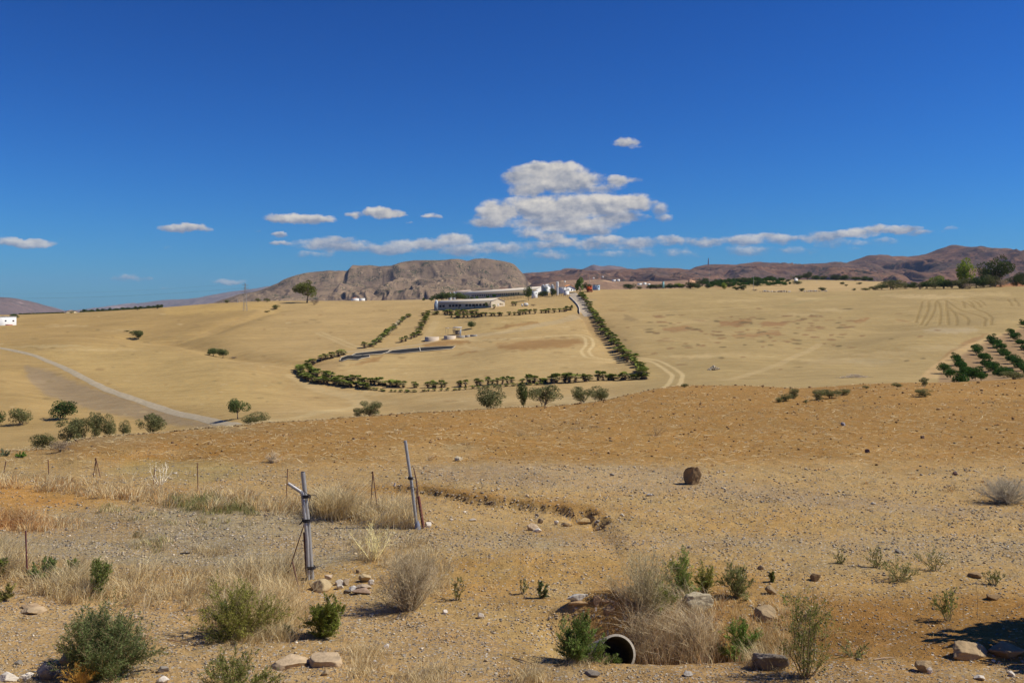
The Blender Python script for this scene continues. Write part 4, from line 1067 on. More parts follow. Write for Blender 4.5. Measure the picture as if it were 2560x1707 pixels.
# ------------------------------------------------------------------ palms
def palm_mesh(seed, h=1.0, fronds=16, tall=True, green=True):
    rng = np.random.default_rng(seed)
    tb = MB(); fb = MB()
    th = .62 if tall else .34
    brown = np.array((.36, .26, .16))
    tb.tube([(0, 0, -.06), (rng.uniform(-.02, .02), 0, th * .5), (rng.uniform(-.03, .03), rng.uniform(-.03, .03), th)], [.05, .042, .05], 7, brown)
    for k in range(34):       # skirt of dead leaves
        a = rng.uniform(0, 6.28); z = rng.uniform(.06 if tall else .02, th); r = rng.uniform(.08, .22)
        p = np.array((0, 0, z)); d = np.array((math.cos(a), math.sin(a), 0)) * r; s = np.array((-math.sin(a), math.cos(a), 0)) * .035
        tb.add([p - s * .5, p + s * .5, p + d + s - (0, 0, .11), p + d - s - (0, 0, .11)], [(0, 1, 2, 3)], brown * rng.uniform(.6, 1.4))
    for k in range(fronds):
        a = k * 2.4 + rng.uniform(-.2, .2); e = rng.uniform(-.6, 1.4)
        L_ = rng.uniform(.17, .27)
        d = np.array((math.cos(a) * math.cos(e), math.sin(a) * math.cos(e), math.sin(e)))
        s = np.array((-math.sin(a), math.cos(a), 0)); up = np.cross(d, s)
        c0 = np.array((0, 0, th)) + d * L_ * .45
        fb.add([np.array((0, 0, th)) - s * .006, np.array((0, 0, th)) + s * .006, c0 + s * .006, c0 - s * .006], [(0, 1, 2, 3)], (.10, .13, .04))
        col = np.array((.22, .25, .055)) if e > .1 else np.array((.38, .32, .14))
        for q in np.linspace(-1.25, 1.25, 6):
            dd = d * math.cos(q) + s * math.sin(q) - np.array((0, 0, .18))
            tip = c0 + dd * L_ * .75
            w = (s * math.cos(q) - d * math.sin(q)) * .052
            m_ = c0 + dd * L_ * .4
            fb.add([c0, m_ + w, tip, m_ - w], [(0, 1, 2, 3)], col * rng.uniform(.7, 1.35))
    for k_ in range(len(fb.V)): fb.V[k_][:, 2] = th + (fb.V[k_][:, 2] - th) * 1.5 + .03
    return tb.mesh("trunk", m_bark), fb.mesh("fronds", m_leaf)
PALM_T = [palm_mesh(100 + i, fronds=15 + i, tall=True) for i in range(4)]
PALM_S = [palm_mesh(200 + i, fronds=13 + i, tall=False) for i in range(4)]
PN = [0]
def palm(x, y, h, tall, label, group, w=None):
    PN[0] += 1
    r = random.Random(PN[0] * 13)
    t, f = (PALM_T if tall else PALM_S)[r.randrange(4)]
    w = (w or h * r.uniform(.85, 1.15)) * 1.8
    o = empty("palm_tree", (x, y, float(zlook(x, y)) - .05), r.uniform(0, 6.28), (w, w, h * .76))
    link("trunk", t, o); link("fronds", f, o)
    return tag(o, label, "palm", group)
def palm_row(pts, n, h, tall, label, group, jit=.5, ymin=160, ymax=720, wf=None):
    W = np.array(to_world(pts, ymin, ymax)); q = np.concatenate([[0], np.cumsum(np.hypot(*np.diff(W, axis=0).T))])
    r = random.Random(len(pts) * 91 + n)
    for i in range(n):
        t = q[-1] * (i + r.uniform(-.3, .3)) / max(n - 1, 1); t = min(max(t, 0), q[-1])
        x = float(np.interp(t, q, W[:, 0])) + r.uniform(-jit, jit); y = float(np.interp(t, q, W[:, 1])) + r.uniform(-jit, jit)
        hh = r.uniform(*h)
        if tall == 'mix': tl = r.random() < .6
        else: tl = tall
        palm(x, y, hh, tl, label, group, w=(hh * r.uniform(.85, 1.15) if wf is None else r.uniform(*wf)))
palm_row([(866,886),(838,894),(800,903),(771,914),(755,926),(752,937)], 18, (2.5, 3.3), 'mix', "bushy fan palm in the hedge bend at the field's left corner", "palms of the left hedge bend", 1.0, wf=(3.4, 4.4))
palm_row([(752,940),(772,950),(800,957),(842,961),(881,967),(922,973)], 28, (2.1, 2.9), 'mix', "fan palm in the dense front hedge, left stretch", "palms of the dense front hedge", .9, wf=(3.0, 4.0))
palm_row([(775,930),(800,942),(830,950),(880,955),(940,962),(990,966)], 26, (2.5, 3.4), 'mix', "fan palm in the second row behind the dense front hedge", "palms of the second hedge row, left", .9, wf=(3.2, 4.2))
palm_row([(922,974),(963,979),(1031,980),(1137,976),(1187,971),(1251,967),(1315,963),(1358,961)], 32, (1.2, 1.8), False, "dwarf leafless looking palm stump in the front row below the hedge", "dwarf palms of the front row", .3, wf=(1.3, 2.0))
palm_row([(985,968),(1060,969),(1130,967),(1187,964),(1251,960),(1330,957)], 24, (1.7, 3.1), True, "slim fan palm with a bare trunk in the gappy middle hedge", "slim palms of the middle hedge", .8, wf=(2.2, 3.2))
palm_row([(1330,958),(1400,957),(1450,955),(1500,951),(1560,950),(1605,949)], 24, (2.2, 3.6), 'mix', "fan palm in the tangled hedge near the right corner", "palms of the tangled right front hedge", .9, wf=(3.0, 4.0))
palm_row([(1607,948),(1600,930),(1576,904),(1553,883),(1522,847),(1502,814),(1484,784),(1471,764),(1458,748),(1450,738)], 54, (3.0, 4.2), 'mix', "fan palm in the long straight hedge running up to the farm", "palms of the long straight hedge", .8, wf=(3.8, 5.2))
palm_row([(932,866),(955,848),(985,820),(1005,803),(1020,792)], 18, (2.6, 3.8), False, "dark green palm in the slanting row above the pond", "palms of the slanting row above the pond", .7, wf=(3.4, 4.6))
palm_row([(1045,838),(1055,818),(1063,800),(1068,790)], 10, (3.2, 4.2), 'mix', "dark green palm in the short steep row left of the tanks", "palms of the short steep row", .6, wf=(3.4, 4.8))
palm_row([(1003,856),(1014,853),(1022,850),(1030,847),(1040,842)], 5, (2.6, 3.4), True, "slim palm at the foot of the short steep row", "slim palms by the tanks", .3, wf=(2.4, 3.2))
palm_row([(1050,790),(1080,787),(1120,785),(1160,785),(1190,783)], 17, (2.6, 3.6), 'mix', "fan palm in the row in front of the near shed, left stretch", "palms in front of the near shed", .9, wf=(3.4, 4.4))
palm_row([(1129,793),(1170,793),(1203,791),(1250,790),(1295,788)], 20, (2.0, 3.0), True, "fan palm in the lower row below the near shed", "palms in the lower row below the shed", .6, wf=(3.0, 4.0))
palm_row([(1300,788),(1321,785),(1345,784),(1362,783),(1380,782),(1392,781),(1412,779),(1425,775)], 13, (2.4, 3.8), True, "single slim palm in the thin row towards the drive", "slim palms towards the drive", .6, wf=(3.0, 4.2))
palm(*hit(911, 870)[:2], 3.4, True, "lone palm standing left of the slanting row", None, 4)
for (u, v, h, lb) in ((1235,772,3.0,"slim palm at the corner of the near shed gable"),(1282,764,3,"slim palm right of the near shed, left one of two"),(1289,765,3,"slim palm right of the near shed, right one of two")):
    palm(*hit(u, v, 300, 700)[:2], h, True, lb, None, 3)
# young stems in front of the long shed
for i in range(16):
    u = 1254 + i * 3.6; v = 752 - i * .5
    x, y, z = hit(u, v, 380, 720); r = random.Random(i)
    h = r.uniform(2.0, 3.0)
    o = MB().tube([(0, 0, -.2), (.05, 0, h * .5), (r.uniform(-.1, .1), 0, h)], [.16, .12, .05], 5, (.30, .20, .10)).add(*quads(np.random.default_rng(i), np.array([(0, 0, h)]) + np.random.default_rng(i + 9).normal(size=(14, 3)) * .3, .25), (.13, .14, .05)).build("young_tree", m_bark, loc=(x, y, z))
    tag(o, "thin young tree with a dry stem in the line before the long shed", "tree", "thin young trees before the long shed")

# ------------------------------------------------------------------ farm buildings
def pt(u, v, y): return np.array(((u - CX) / F * y, y, -(v - VH) / F * y))
WHITE = (.80, .78, .72); CREAM = (.62, .52, .38); GREYW = (.42, .38, .32); ROOF = (.56, .48, .37); TILE = (.62, .27, .10); GLASS = (.035, .035, .04)
UPV = np.array((0, 0, 1.0))

def rect_on(mb, O, ex, nrm, a0, a1, z0, z1, d, c):
    """a thin panel on a wall: ex = full wall vector, a0..a1 along it, d = how far it stands out"""
    p = [O + ex * a0 + UPV * z0, O + ex * a1 + UPV * z0, O + ex * a1 + UPV * z1, O + ex * a0 + UPV * z1]
    q = [x + nrm * d for x in p]
    mb.hexa([p[0], p[1], q[1], q[0], p[3], p[2], q[2], q[3]], c)

def gabled(name, A, B, C, h, rise, wall_c, roof_c, label, cat, group=None, lit_gable_c=None, over=.35, wins=(), gwins=(), flat=False, wall_m=None):
    """A = corner nearest the camera, B = other end of the long wall, C = other end of the gable wall"""
    o = empty(name, tuple(A))
    ex = B - A; ey = C - A; ey = np.array((ey[0], ey[1], 0.0))
    nx = ex / np.linalg.norm(ex[:2]); ny = ey / np.linalg.norm(ey[:2])
    Z = np.zeros(3)
    P = lambda a, b, z: Z + ex * a + ey * b + UPV * z
    mb = MB()
    mb.hexa([P(0,0,-3), P(1,0,-3), P(1,1,-3), P(0,1,-3), P(0,0,h), P(1,0,h), P(1,1,h), P(0,1,h)], wall_c)
    if not flat:
        for a in (0, 1): mb.add([P(a,0,h), P(a,1,h), P(a,.5,h + rise)], [(0, 1, 2)], lit_gable_c or wall_c)
    if lit_gable_c is not None and not flat:  # gable face in a brighter tone, sunlight put into its colour
        q = -nx * .02
        mb.add([P(0,0,-3) + q, P(0,1,-3) + q, P(0,1,h) + q, P(0,.5,h + rise - .02) + q, P(0,0,h) + q], [(0, 1, 2, 3, 4)], lit_gable_c)
    mb.build("wall", wall_m or m_paint, o)
    rb = MB(); e = over
    if flat:
        q0 = -nx * .12; q1 = nx * .12; r0 = -ny * .12; r1 = ny * .12
        rb.hexa([P(0,0,h)+q0+r0, P(1,0,h)+q1+r0, P(1,1,h)+q1+r1, P(0,1,h)+q0+r1, P(0,0,h+.25)+q0+r0, P(1,0,h+.25)+q1+r0, P(1,1,h+.25)+q1+r1, P(0,1,h+.25)+q0+r1], roof_c)
    else:
        sl = rise / (np.linalg.norm(ey) / 2)
        for s, b in ((-1, 0), (1, 1)):
            q0 = -nx * e; q1 = nx * e; r = ny * s * e - UPV * sl * e
            lo0, lo1 = P(0,b,h) + q0 + r, P(1,b,h) + q1 + r; hi0, hi1 = P(0,.5,h+rise) + q0, P(1,.5,h+rise) + q1
            t = UPV * .16
            rb.hexa([lo0 + t*.1, lo1 + t*.1, hi1 + t*.1, hi0 + t*.1, lo0 + t, lo1 + t, hi1 + t, hi0 + t], roof_c)
    rb.build("roof", m_paint, o)
    for (a0, a1, z0, z1, c) in wins:
        w = MB(); rect_on(w, Z, ex, -ny, a0, a1, z0, z1, .06, c); w.build("window" if c == GLASS else "door", m_paint, o)
    for (a0, a1, z0, z1, c) in gwins:
        w = MB(); rect_on(w, Z, ey, -nx, a0, a1, z0, z1, .06, c); w.build("window" if c in (GLASS, (.45,.36,.22)) else "door", m_paint, o)
    return tag(o, label, cat, group)

PANE = (.05, .04, .035)
yA = hit(1228, 769, 380, 700)[1]
A, B, C = pt(1228, 769, yA), pt(1087, 773, yA + 38), pt(1262, 766.5, yA + 6)
w_ = []
for i in range(15):
    a = .10 + i * .0595
    if i in (6, 11): continue
    w_.append((a, a + .042, 1.0, 2.2, GLASS))
w_.append((.545, .56, .1, 2.3, (.16, .10, .08))); w_.append((.27, .285, .1, 2.2, (.20, .13, .10)))
gabled("near_shed", A, B, C, 3.15 * yA / 460, 1.45, (.50,.42,.30), (.60,.52,.40), "long low shed with its cream gable end lightened as if sunlit, nearer and lower of the two sheds", "shed", lit_gable_c=(.78, .66, .46), wins=w_, gwins=[(.62, .88, 1.5, 2.4, (.45,.36,.22)), (.47, .54, .1, 2.1, (.55, .55, .52))])  # gable end coloured lighter than the long wall to look sunlit
A, B, C = pt(1341, 739, 565), pt(1160, 746.5, 760), pt(1366, 738, 582)
w_ = [(a, a + .016, 1.15, 2.5, GLASS) for a in [.19 + i * .0285 for i in range(24)]]
gabled("long_shed", A, B, C, 3.7, 1.9, (.62,.50,.33), (.62,.54,.42), "very long shed with a row of square dark openings up on the rise", "shed", lit_gable_c=WHITE, wins=w_)  # white gable paints the sunlit end into the wall colour
gabled("back_shed", pt(1170, 736, 800), pt(1135, 738, 900), pt(1185, 735, 812), 2.4, 1.4, (.45,.40,.34), (.58,.46,.36), "small pale roofed shed behind the trees left of the long shed", "shed")

def silo(u, vb, vt, w, y, c, label, group=None, cone=.25, name="silo", legs=True):
    x, y, z = pt(u, vb, y); h = (vb - vt) * y / F; r = w * y / F / 2
    o = empty(name, (x, y, z))
    n = 20; th = np.linspace(0, 2 * np.pi, n, endpoint=False)
    mb = MB(); z0 = -1.5; z1 = h * (1 - cone)
    rows = []
    for k in range(7):
        rr = r * (1 + .012 * (k % 2)); rows.append([(math.cos(t) * rr, math.sin(t) * rr, z0 + (z1 - z0) * k / 6) for t in th])
    V = np.array(rows).reshape(-1, 3); f = [(k * n + i, k * n + (i + 1) % n, (k + 1) * n + (i + 1) % n, (k + 1) * n + i) for k in range(6) for i in range(n)]
    mb.add(V, f, c).build("cylinder", m_metal if c[0] < .6 else m_paint, o, smooth=True)
    cb = MB(); V = [(math.cos(t) * r * 1.06, math.sin(t) * r * 1.06, z1 - .02) for t in th] + [(0, 0, h)]
    cb.add(V, [(i, (i + 1) % n, n) for i in range(n)] + [tuple(range(n))[::-1]], tuple(min(1, q * 1.15) for q in c)).build("conical_roof", m_metal if c[0] < .6 else m_paint, o)
    return tag(o, label, "silo", group)
silo(1358, 732, 710.5, 10, 560, (.42, .42, .40), "grey steel silo left of the white gabled block")
silo(1381, 732, 710, 9, 560, (.46, .46, .44), "grey steel silo between the white block and the water tower")
silo(1125, 745, 730, 8, 720, (.62, .64, .64), "left one of two pale silos behind the tree clump")
silo(1135, 744, 729, 7, 730, (.50, .52, .54), "right one of two pale silos behind the tree clump")
# water tower
o = empty("water_tower", tuple(pt(1393.5, 731, 550)))
s = 550 / F
MB().tube([(0, 0, -2), (0, 0, 14 * s)], 2.6 * s, 16, WHITE).build("column", m_paint, o, smooth=True)
MB().tube([(0, 0, 14 * s), (0, 0, 26 * s)], 3.3 * s, 16, WHITE).build("tank", m_paint, o, smooth=True)
MB().tube([(0, 0, 26 * s), (0, 0, 26.8 * s)], [3.4 * s, 2.2 * s], 16, (.7, .68, .64)).build("lid", m_paint, o)
tag(o, "white round water tower standing above the farm", "water tower")
# tank beside the near shed
o = empty("feed_tank", tuple(pt(1091, 773, 512)))
s = 512 / F
MB().box(-5 * s, 3 * s, -2, 2, -1, 14 * s, (.16, .20, .25)).build("frame", m_paint, o)
MB().tube([(0, -.4, 14 * s), (0, -.4, 21 * s)], 4 * s, 14, (.66, .70, .70)).tube([(0, -.4, 21 * s), (0, -.4, 23 * s)], [4 * s, .5 * s], 14, (.7, .74, .74)).build("tank", m_paint, o)
tag(o, "pale round feed tank on a dark blue stand at the end of the near shed", "tank")

def blk(name, u0, u1, vb, vt, y, rot, label, cat, wall=WHITE, roof=(.7,.67,.6), rise=None, wins=(), gwins=(), ratio=1.0, over=.25):
    """rot = share of the width taken by the left (shaded) wall"""
    wpx = u1 - u0; uc = u0 + wpx * rot
    A = pt(uc, vb, y)
    L = wpx * rot * y / F; R = wpx * (1 - rot) * y / F
    B = A + np.array((-L, L * 1.1 * ratio, 0)); C = A + np.array((R, R * .45, 0))
    h = (vb - vt) * y / F
    if rise: h -= rise
    return gabled(name, A, B, C, h, rise or 0, wall, roof, label, cat, flat=rise is None, wins=wins, gwins=gwins, over=over)
blk("block", 1361, 1376, 732, 711, 575, .35, "white gabled block between the two grey silos", "building", rise=1.0, roof=WHITE)
blk("annex", 1358, 1370, 731, 719, 550, .7, "low grey green box in front of the white gabled block", "building", wall=(.40,.42,.36), roof=(.5,.5,.45))
blk("annex", 1329, 1344, 739, 727, 540, .35, "small white building with two windows before the end of the long shed", "building", wins=[(.3,.5,.9,1.7,GLASS)], gwins=[(.55,.75,1.0,1.7,GLASS)])
blk("annex", 1396, 1414, 734, 718, 555, .8, "tall white block with its shaded side to the camera right of the water tower", "building", wall=(.75,.72,.68))
blk("annex", 1410, 1423, 734, 726, 545, .3, "low white outhouse at the foot of the farmhouse", "building")
blk("farmhouse", 1405, 1439, 731, 712, 575, .18, "white farmhouse with an orange tiled roof beside the drive", "house", rise=1.5, roof=TILE, ratio=1.6, over=.5,
    gwins=[(.30,.40,1.2,2.1,GLASS), (.62,.72,1.2,2.1,GLASS), (.85,.93,.1,2.0,(.10,.07,.05))])
blk("teal_building", 1483, 1500, 726, 712.5, 575, .62, "grey and pale blue building behind the field right of the red machine", "building", wall=(.46,.55,.60), roof=(.35,.38,.38), gwins=[(.2,.8,1.9,2.6,(.10,.22,.30))])
# red machine
o = empty("harvester", tuple(hit(1474, 730, 400, 800)))
s = 590 / F
MB().box(-6*s, 5*s, -1.2, 1.2, 4*s, 10*s, (.60,.09,.02)).box(-5*s, 0, -1.1, 1.1, 10*s, 13*s, (.62,.10,.02)).build("body", m_paint, o)
MB().box(1*s, 5*s, -1.0, 1.0, 10*s, 14*s, (.50,.07,.02)).build("cab", m_paint, o)
MB().tube([(-5*s, .5, 12*s), (-8*s, .3, 16*s)], .15, 8, (.55,.08,.02)).build("unloading_arm", m_paint, o)
for q in (-4.5, 4): MB().tube([(q*s, -1.5, 2.6*s), (q*s, -1.1, 2.6*s)], 2.8*s, 14, (.03,.03,.03)).tube([(q*s, -1.53, 2.6*s), (q*s, -1.08, 2.6*s)], 1.3*s, 10, (.45,.10,.03)).build("wheel", m_paint, o)
MB().box(-7*s, 7*s, -2.2, -1.6, .6*s, 2.6*s, (.40,.12,.06)).build("header", m_paint, o)
tag(o, "bright red harvesting machine parked before the dark ball shaped tree", "tractor")
# farm trifles
x, y, z = hit(1315, 766, 380, 700)
MB().tube([(-1.2, 0, .9), (-.8, 0, .9), (.8, 0, .9), (1.2, 0, .9)], [.3, .85, .85, .3], 12, (.75,.72,.62)).box(-.8, -.6, -.4, .4, -.3, .5, (.3,.28,.25)).box(.6, .8, -.4, .4, -.3, .5, (.3,.28,.25)).box(-2.4, -1.6, -.2, .2, -.3, 1.3, (.72,.68,.6)).build("gas_tank", m_paint, loc=(x, y, z)).__setitem__("label", "small white lying tank on the slope above the lower palm row")
bpy.data.objects["gas_tank"]["category"] = "tank"
# wall along the drive
W = np.array(to_world([(1424,744),(1430,749),(1437,756),(1444,764),(1448,772),(1449,785)], 380, 700))
mb = MB()
for i in range(len(W) - 1):
    d = W[i+1] - W[i]; n = np.array((-d[1], d[0])); n = n / np.linalg.norm(n) * .22
    za = float(zlook(*W[i])); zb = float(zlook(*W[i+1]))
    mb.hexa([(*(W[i]-n), za-.5), (*(W[i+1]-n), zb-.5), (*(W[i+1]+n), zb-.5), (*(W[i]+n), za-.5), (*(W[i]-n), za+.75), (*(W[i+1]-n), zb+.75), (*(W[i+1]+n), zb+.75), (*(W[i]+n), za+.75)], (.70,.60,.46))
tag(mb.build("low_wall", m_paint), "low cream wall stepping down the left side of the drive", "wall")
# rail fence under the farmhouse
W = np.array(to_world([(1385,742),(1400,741),(1412,741),(1423,743)], 380, 700)); o = empty("rail_fence", (0, 0, 0))
mb = MB(); P_ = [np.array((*w, float(zlook(*w)))) for w in W]
for zz in (.6, 1.2): mb.tube([p + UPV * zz for p in P_], .07, 5, (.20,.14,.09))
mb.build("rail", m_bark, o)
for i in range(8):
    t = i / 7 * (len(P_) - 1); k = min(int(t), len(P_) - 2); p = P_[k] + (P_[k+1] - P_[k]) * (t - k)
    MB().tube([p - UPV * .3, p + UPV * 1.35], .09, 5, (.20,.14,.09)).build("post", m_bark, o)
tag(o, "dark wooden rail fence on the slope below the farmhouse", "fence")

# round tanks, shelter and block walls
def round_tank(u, v, w, hpx, label, y=None):
    x, y, z = hit(u, v, 250, 600); r = w * y / F / 2; h = hpx * y / F
    o = empty("concrete_tank", (x, y + r * .55, z))
    n = 28; th = np.linspace(0, 2*np.pi, n, endpoint=False)
    V = []
    for rr, zz in ((r, -1.5), (r, h), (r - .25, h), (r - .25, -.2)): V += [(math.cos(t)*rr, math.sin(t)*rr, zz) for t in th]
    f = [(k*n+i, k*n+(i+1)%n, (k+1)*n+(i+1)%n, (k+1)*n+i) for k in range(3) for i in range(n)]
    MB().add(V, f, (.60,.48,.34)).build("wall", m_paint, o)
    MB().tube([(0, 0, .1), (0, 0, h * .35)], r - .2, 28, (.18,.15,.11)).build("contents", m_paint, o)
    return tag(o, label, "tank")
round_tank(1079, 852, 36, 10, "larger round open concrete tank left of the shelter")
round_tank(1124, 848, 30, 9, "smaller round open concrete tank in front of the shelter")
for (u0, u1, v, h, lb) in ((1141,1162,845,6,"grey block wall right of the smaller round tank"),(1163,1174,843,5,"second grey block wall further right of the round tanks"),(1176,1192,841,4,"low end of the block wall towards the track")):
    a = np.array(hit(u0, v, 250, 600)); b = np.array(hit(u1, v - .6, 250, 600)); hh = h * a[1] / F
    d = (b - a); n = np.array((-d[1], d[0], 0)); n = n / np.linalg.norm(n) * .25
    MB().hexa([a-n-UPV, b-n-UPV, b+n-UPV, a+n-UPV, a-n+UPV*hh, b-n+UPV*hh, b+n+UPV*hh, a+n+UPV*hh], (.42,.38,.31)).build("block_wall", m_paint)
    tag(bpy.data.objects["block_wall" if h == 6 else "block_wall.001" if h == 5 else "block_wall.002"], lb, "wall")
x, y, z = hit(1136, 838, 250, 600); s = y / F
o = empty("shelter", (x, y, z))
rf = MB().hexa([(-3*s,-1.5,18*s),(18*s,-1.5,18.3*s),(18*s,2.5,19*s),(-3*s,2.5,19*s),(-3*s,-1.5,19.5*s),(18*s,-1.5,20*s),(18*s,2.5,20.6*s),(-3*s,2.5,20.6*s)], (.62,.60,.54)).box(-13*s, -3*s, -1.3, -.9, 17.5*s, 18.3*s, (.45,.42,.36)).box(-22*s, -13*s, -1.3, -.6, 17.6*s, 18.8*s, (.62,.58,.5)).build("roof", m_paint, o)
for q in (-21, -15.5, -3, 9, 17): MB().tube([(q*s, -1.2, -.5), (q*s, -1.2, 18*s)], .06, 6, (.30,.27,.23)).build("post", m_paint, o)
MB().hexa([(13*s,-1.5,-.5),(17*s,-1.5,-.5),(17*s,-1.3,-.5),(13*s,-1.3,-.5),(13*s,-1.5,10*s),(17.5*s,-1.5,18*s),(17.5*s,-1.3,18*s),(13*s,-1.3,10*s)], (.60,.62,.60)).build("side_panel", m_paint, o)
MB().box(2*s, 13*s, .5, 2, -.5, 12*s, (.20,.16,.12)).build("machinery", m_rust, o)
tag(o, "open shelter with a pale flat roof on thin posts behind the round tanks", "shelter")

# lined ponds: black sheets inside pale kerbs
m_liner = vc_mat("pond_liner", .95, .25, .7, 6, spec=.08)
def pond(poly, label, rim=((.50,.43,.31)), lift=.12):
    W = np.array(to_world(poly, 200, 600))
    cx = W.mean(0)
    mb = MB(); n = len(W); rings = []
    for k, (f_, dz) in enumerate(((1, lift + .1), (.93, -.05), (.8, .02), (.5, .06), (.2, .08))):
        P = cx + (W - cx) * f_
        rings.append(np.stack([P[:, 0], P[:, 1], zlook(P[:, 0], P[:, 1]) + dz + (.15 if k else 0)], 1))
    V = np.concatenate(rings + [np.array([[cx[0], cx[1], float(zlook(*cx)) + .25]])])
    f = [(k*n+i, k*n+(i+1)%n, (k+1)*n+(i+1)%n, (k+1)*n+i) for k in range(4) for i in range(n)]
    f += [(4*n+i, 4*n+(i+1)%n, 5*n) for i in range(n)]
    o = empty("pond", (0, 0, 0))
    MB().add(V, f, (.034,.033,.030)).build("liner", m_liner, o, smooth=True)
    R = rings[0]; MB().tube(np.concatenate([R, R[:1]]) + (0, 0, .0), .15, 6, rim, cap=False).build("kerb", m_paint, o)
    return tag(o, label, "pond")
pond([(849,903),(853,895),(868,890),(880,890),(924,889),(924,894),(905,897),(895,901),(870,899),(856,904)], "black lined pond with an open near end, leftmost of the three")
pond([(878,890),(890,884),(920,881),(975,876),(970,881),(955,886),(920,888),(890,891)], "narrow black lined pond, middle one of the three")
pond([(964,884),(980,877),(1020,873),(1060,870),(1100,868),(1138,867),(1130,873),(1095,876),(1050,880),(1000,885)], "longest black lined pond with a pale divider, rightmost of the three")
a, b = np.array(hit(1051, 880, 200, 600)), np.array(hit(1048.5, 871, 200, 600))
tag(MB().tube([a + UPV*.3, (a+b)/2 + UPV*.3, b + UPV*.4], .22, 6, (.55,.48,.36)).build("pond_divider", m_paint), "pale divider bar across the longest black pond", "kerb")

# ------------------------------------------------------------------ houses far off
blk("white_house", -34, 28, 822, 792, 520, .1, "white two storey house cut by the left edge", "house", roof=(.72,.66,.58), wins=[], gwins=[(.58,.64,4.0,4.7,GLASS), (.86,.925,4.0,4.7,(.10,.04,.03)), (.60,.86,.1,2.4,(.42,.16,.12))])
blk("cream_farmhouse", 161, 189, 784, 775.5, 660, .15, "cream farmhouse with a low red roof on the left skyline", "house", wall=(.78,.66,.42), roof=(.52,.28,.20), rise=.8)
blk("skyline_house", 1721, 1739, 712, 698, 960, .12, "terracotta house with an orange roof standing in the right skyline greenery", "house", wall=(.62,.36,.20), roof=(.70,.38,.22), rise=1.2, gwins=[(.1,.2,1,3.2,(.25,.13,.08)),(.35,.45,3,3.8,(.25,.13,.08))])
blk("white_hut", 1986, 1996, 700, 694.5, 930, .2, "white hut with a pitched roof among the skyline trees", "hut", rise=.8, roof=(.6,.5,.42))
blk("villa", 876, 900, 751, 743.5, 1150, .3, "white villa with an orange roof at the foot of the mountain", "house", roof=(.60,.28,.14), rise=1.2)
blk("villa", 897, 912, 751, 745.5, 1140, .3, "low white villa wing beside the orange roofed one at the mountain foot", "house")
blk("teal_hut", 1656, 1661, 712, 704, 900, .3, "tiny teal hut over the hedge left of the skyline house", "hut", wall=(.22,.42,.42), roof=(.4,.45,.45))
for i, (u, v, w, h, yy) in enumerate(((1535,702,10,3,2500),(1546,701,8,3,2500),(1600,711,12,3,2300),(1612,710,9,3.5,2300),(1622,712,8,3,2300),(1507,692,3.5,1.6,2800),(1484,695,4,1.6,2800),(2358,677,5,4,5000),(2378,681,6,4,5000),(1412,704,4,1.6,2400),(2253,724,7,3,900))):
    blk("distant_house", u - w/2, u + w/2, v, v - h, yy, .3, ["white house in the hamlet left on the foothills, larger","white house in the hamlet left on the foothills, smaller","left white house of the roadside hamlet at the hill foot","middle white house of the roadside hamlet at the hill foot","right white house of the roadside hamlet at the hill foot","single white house high on the brown hill","pale house on the orange foothill left of the red machine's sky","left white house in the dark valley under the peak","right white house in the dark valley under the peak","pale house on the orange foothill above the farmhouse","white hut glimpsed behind the right hedge"][i], "house")

# ------------------------------------------------------------------ pylon, mast and poles
def lattice(name, base, h, wb, r, col, label, cat, arms=()):
    o = empty(name, tuple(base)); mb = MB()
    n = 8
    for sx_ in (-1, 1):
        for sy_ in (-1, 1): mb.tube([(sx_*wb, sy_*wb, -1), (sx_*wb*.12, sy_*wb*.12, h)], r, 4, col)
    for k in range(n):
        z0 = h * k / n; z1 = h * (k + 1) / n; w0 = wb * (1 - .88*k/n); w1 = wb * (1 - .88*(k+1)/n)
        for s1 in (-1, 1):
            for s2 in (-1, 1):
                mb.tube([(s1*w0, s2*w0, z0), (-s1*w1, s2*w1, z1)], r*.6, 3, col); mb.tube([(s1*w0, s2*w0, z0), (s1*w1, -s2*w1, z1)], r*.6, 3, col)
    mb.build("lattice_tower", m_metal, o)
    for (z, L_) in arms: MB().tube([(-L_, 0, z), (0, 0, z + L_*.15), (L_, 0, z)], r, 4, col).tube([(-L_, 0, z), (0, 0, z - L_*.2), (L_, 0, z)], r*.7, 4, col).build("crossarm", m_metal, o)
    return tag(o, label, cat)
x, y, z = hit(613, 777, 400, 640)
lattice("pylon", (x, y, z), 69 * y / F, 1.1, .055, (.36,.34,.32), "grey lattice electricity pylon on the left skyline", "pylon", ((15*y/560, 1.9), (13*y/560, 2.3), (11.2*y/560, 1.9)))
lattice("radio_mast", tuple(pt(1771, 668, 6350)), 60, 5, 1.1, (.35,.22,.22), "thin radio mast on top of the brown hills", "mast")
for (u, v, vt, ym, lb) in ((1884,727,690,480,"pale pole standing before the skyline grove"),(1773,714,673,700,"tall thin pale pole right of the skyline house"),(1474,728,689,480,"thin pole rising over the red machine"),(594,757,742,560,"short pole stub on the left skyline")):
    x, y, z = hit(u, v, ym, 1300); h = (v - vt) * y / F
    o = empty("utility_pole", (x, y, z)); MB().tube([(0, 0, -.5), (0, 0, h)], [.14, .09], 6, (.50,.46,.42)).build("pole", m_paint, o); MB().tube([(-.5, 0, h - .5), (.5, 0, h - .5)], .05, 4, (.35,.32,.3)).build("crossarm", m_paint, o)
    tag(o, lb, "pole")
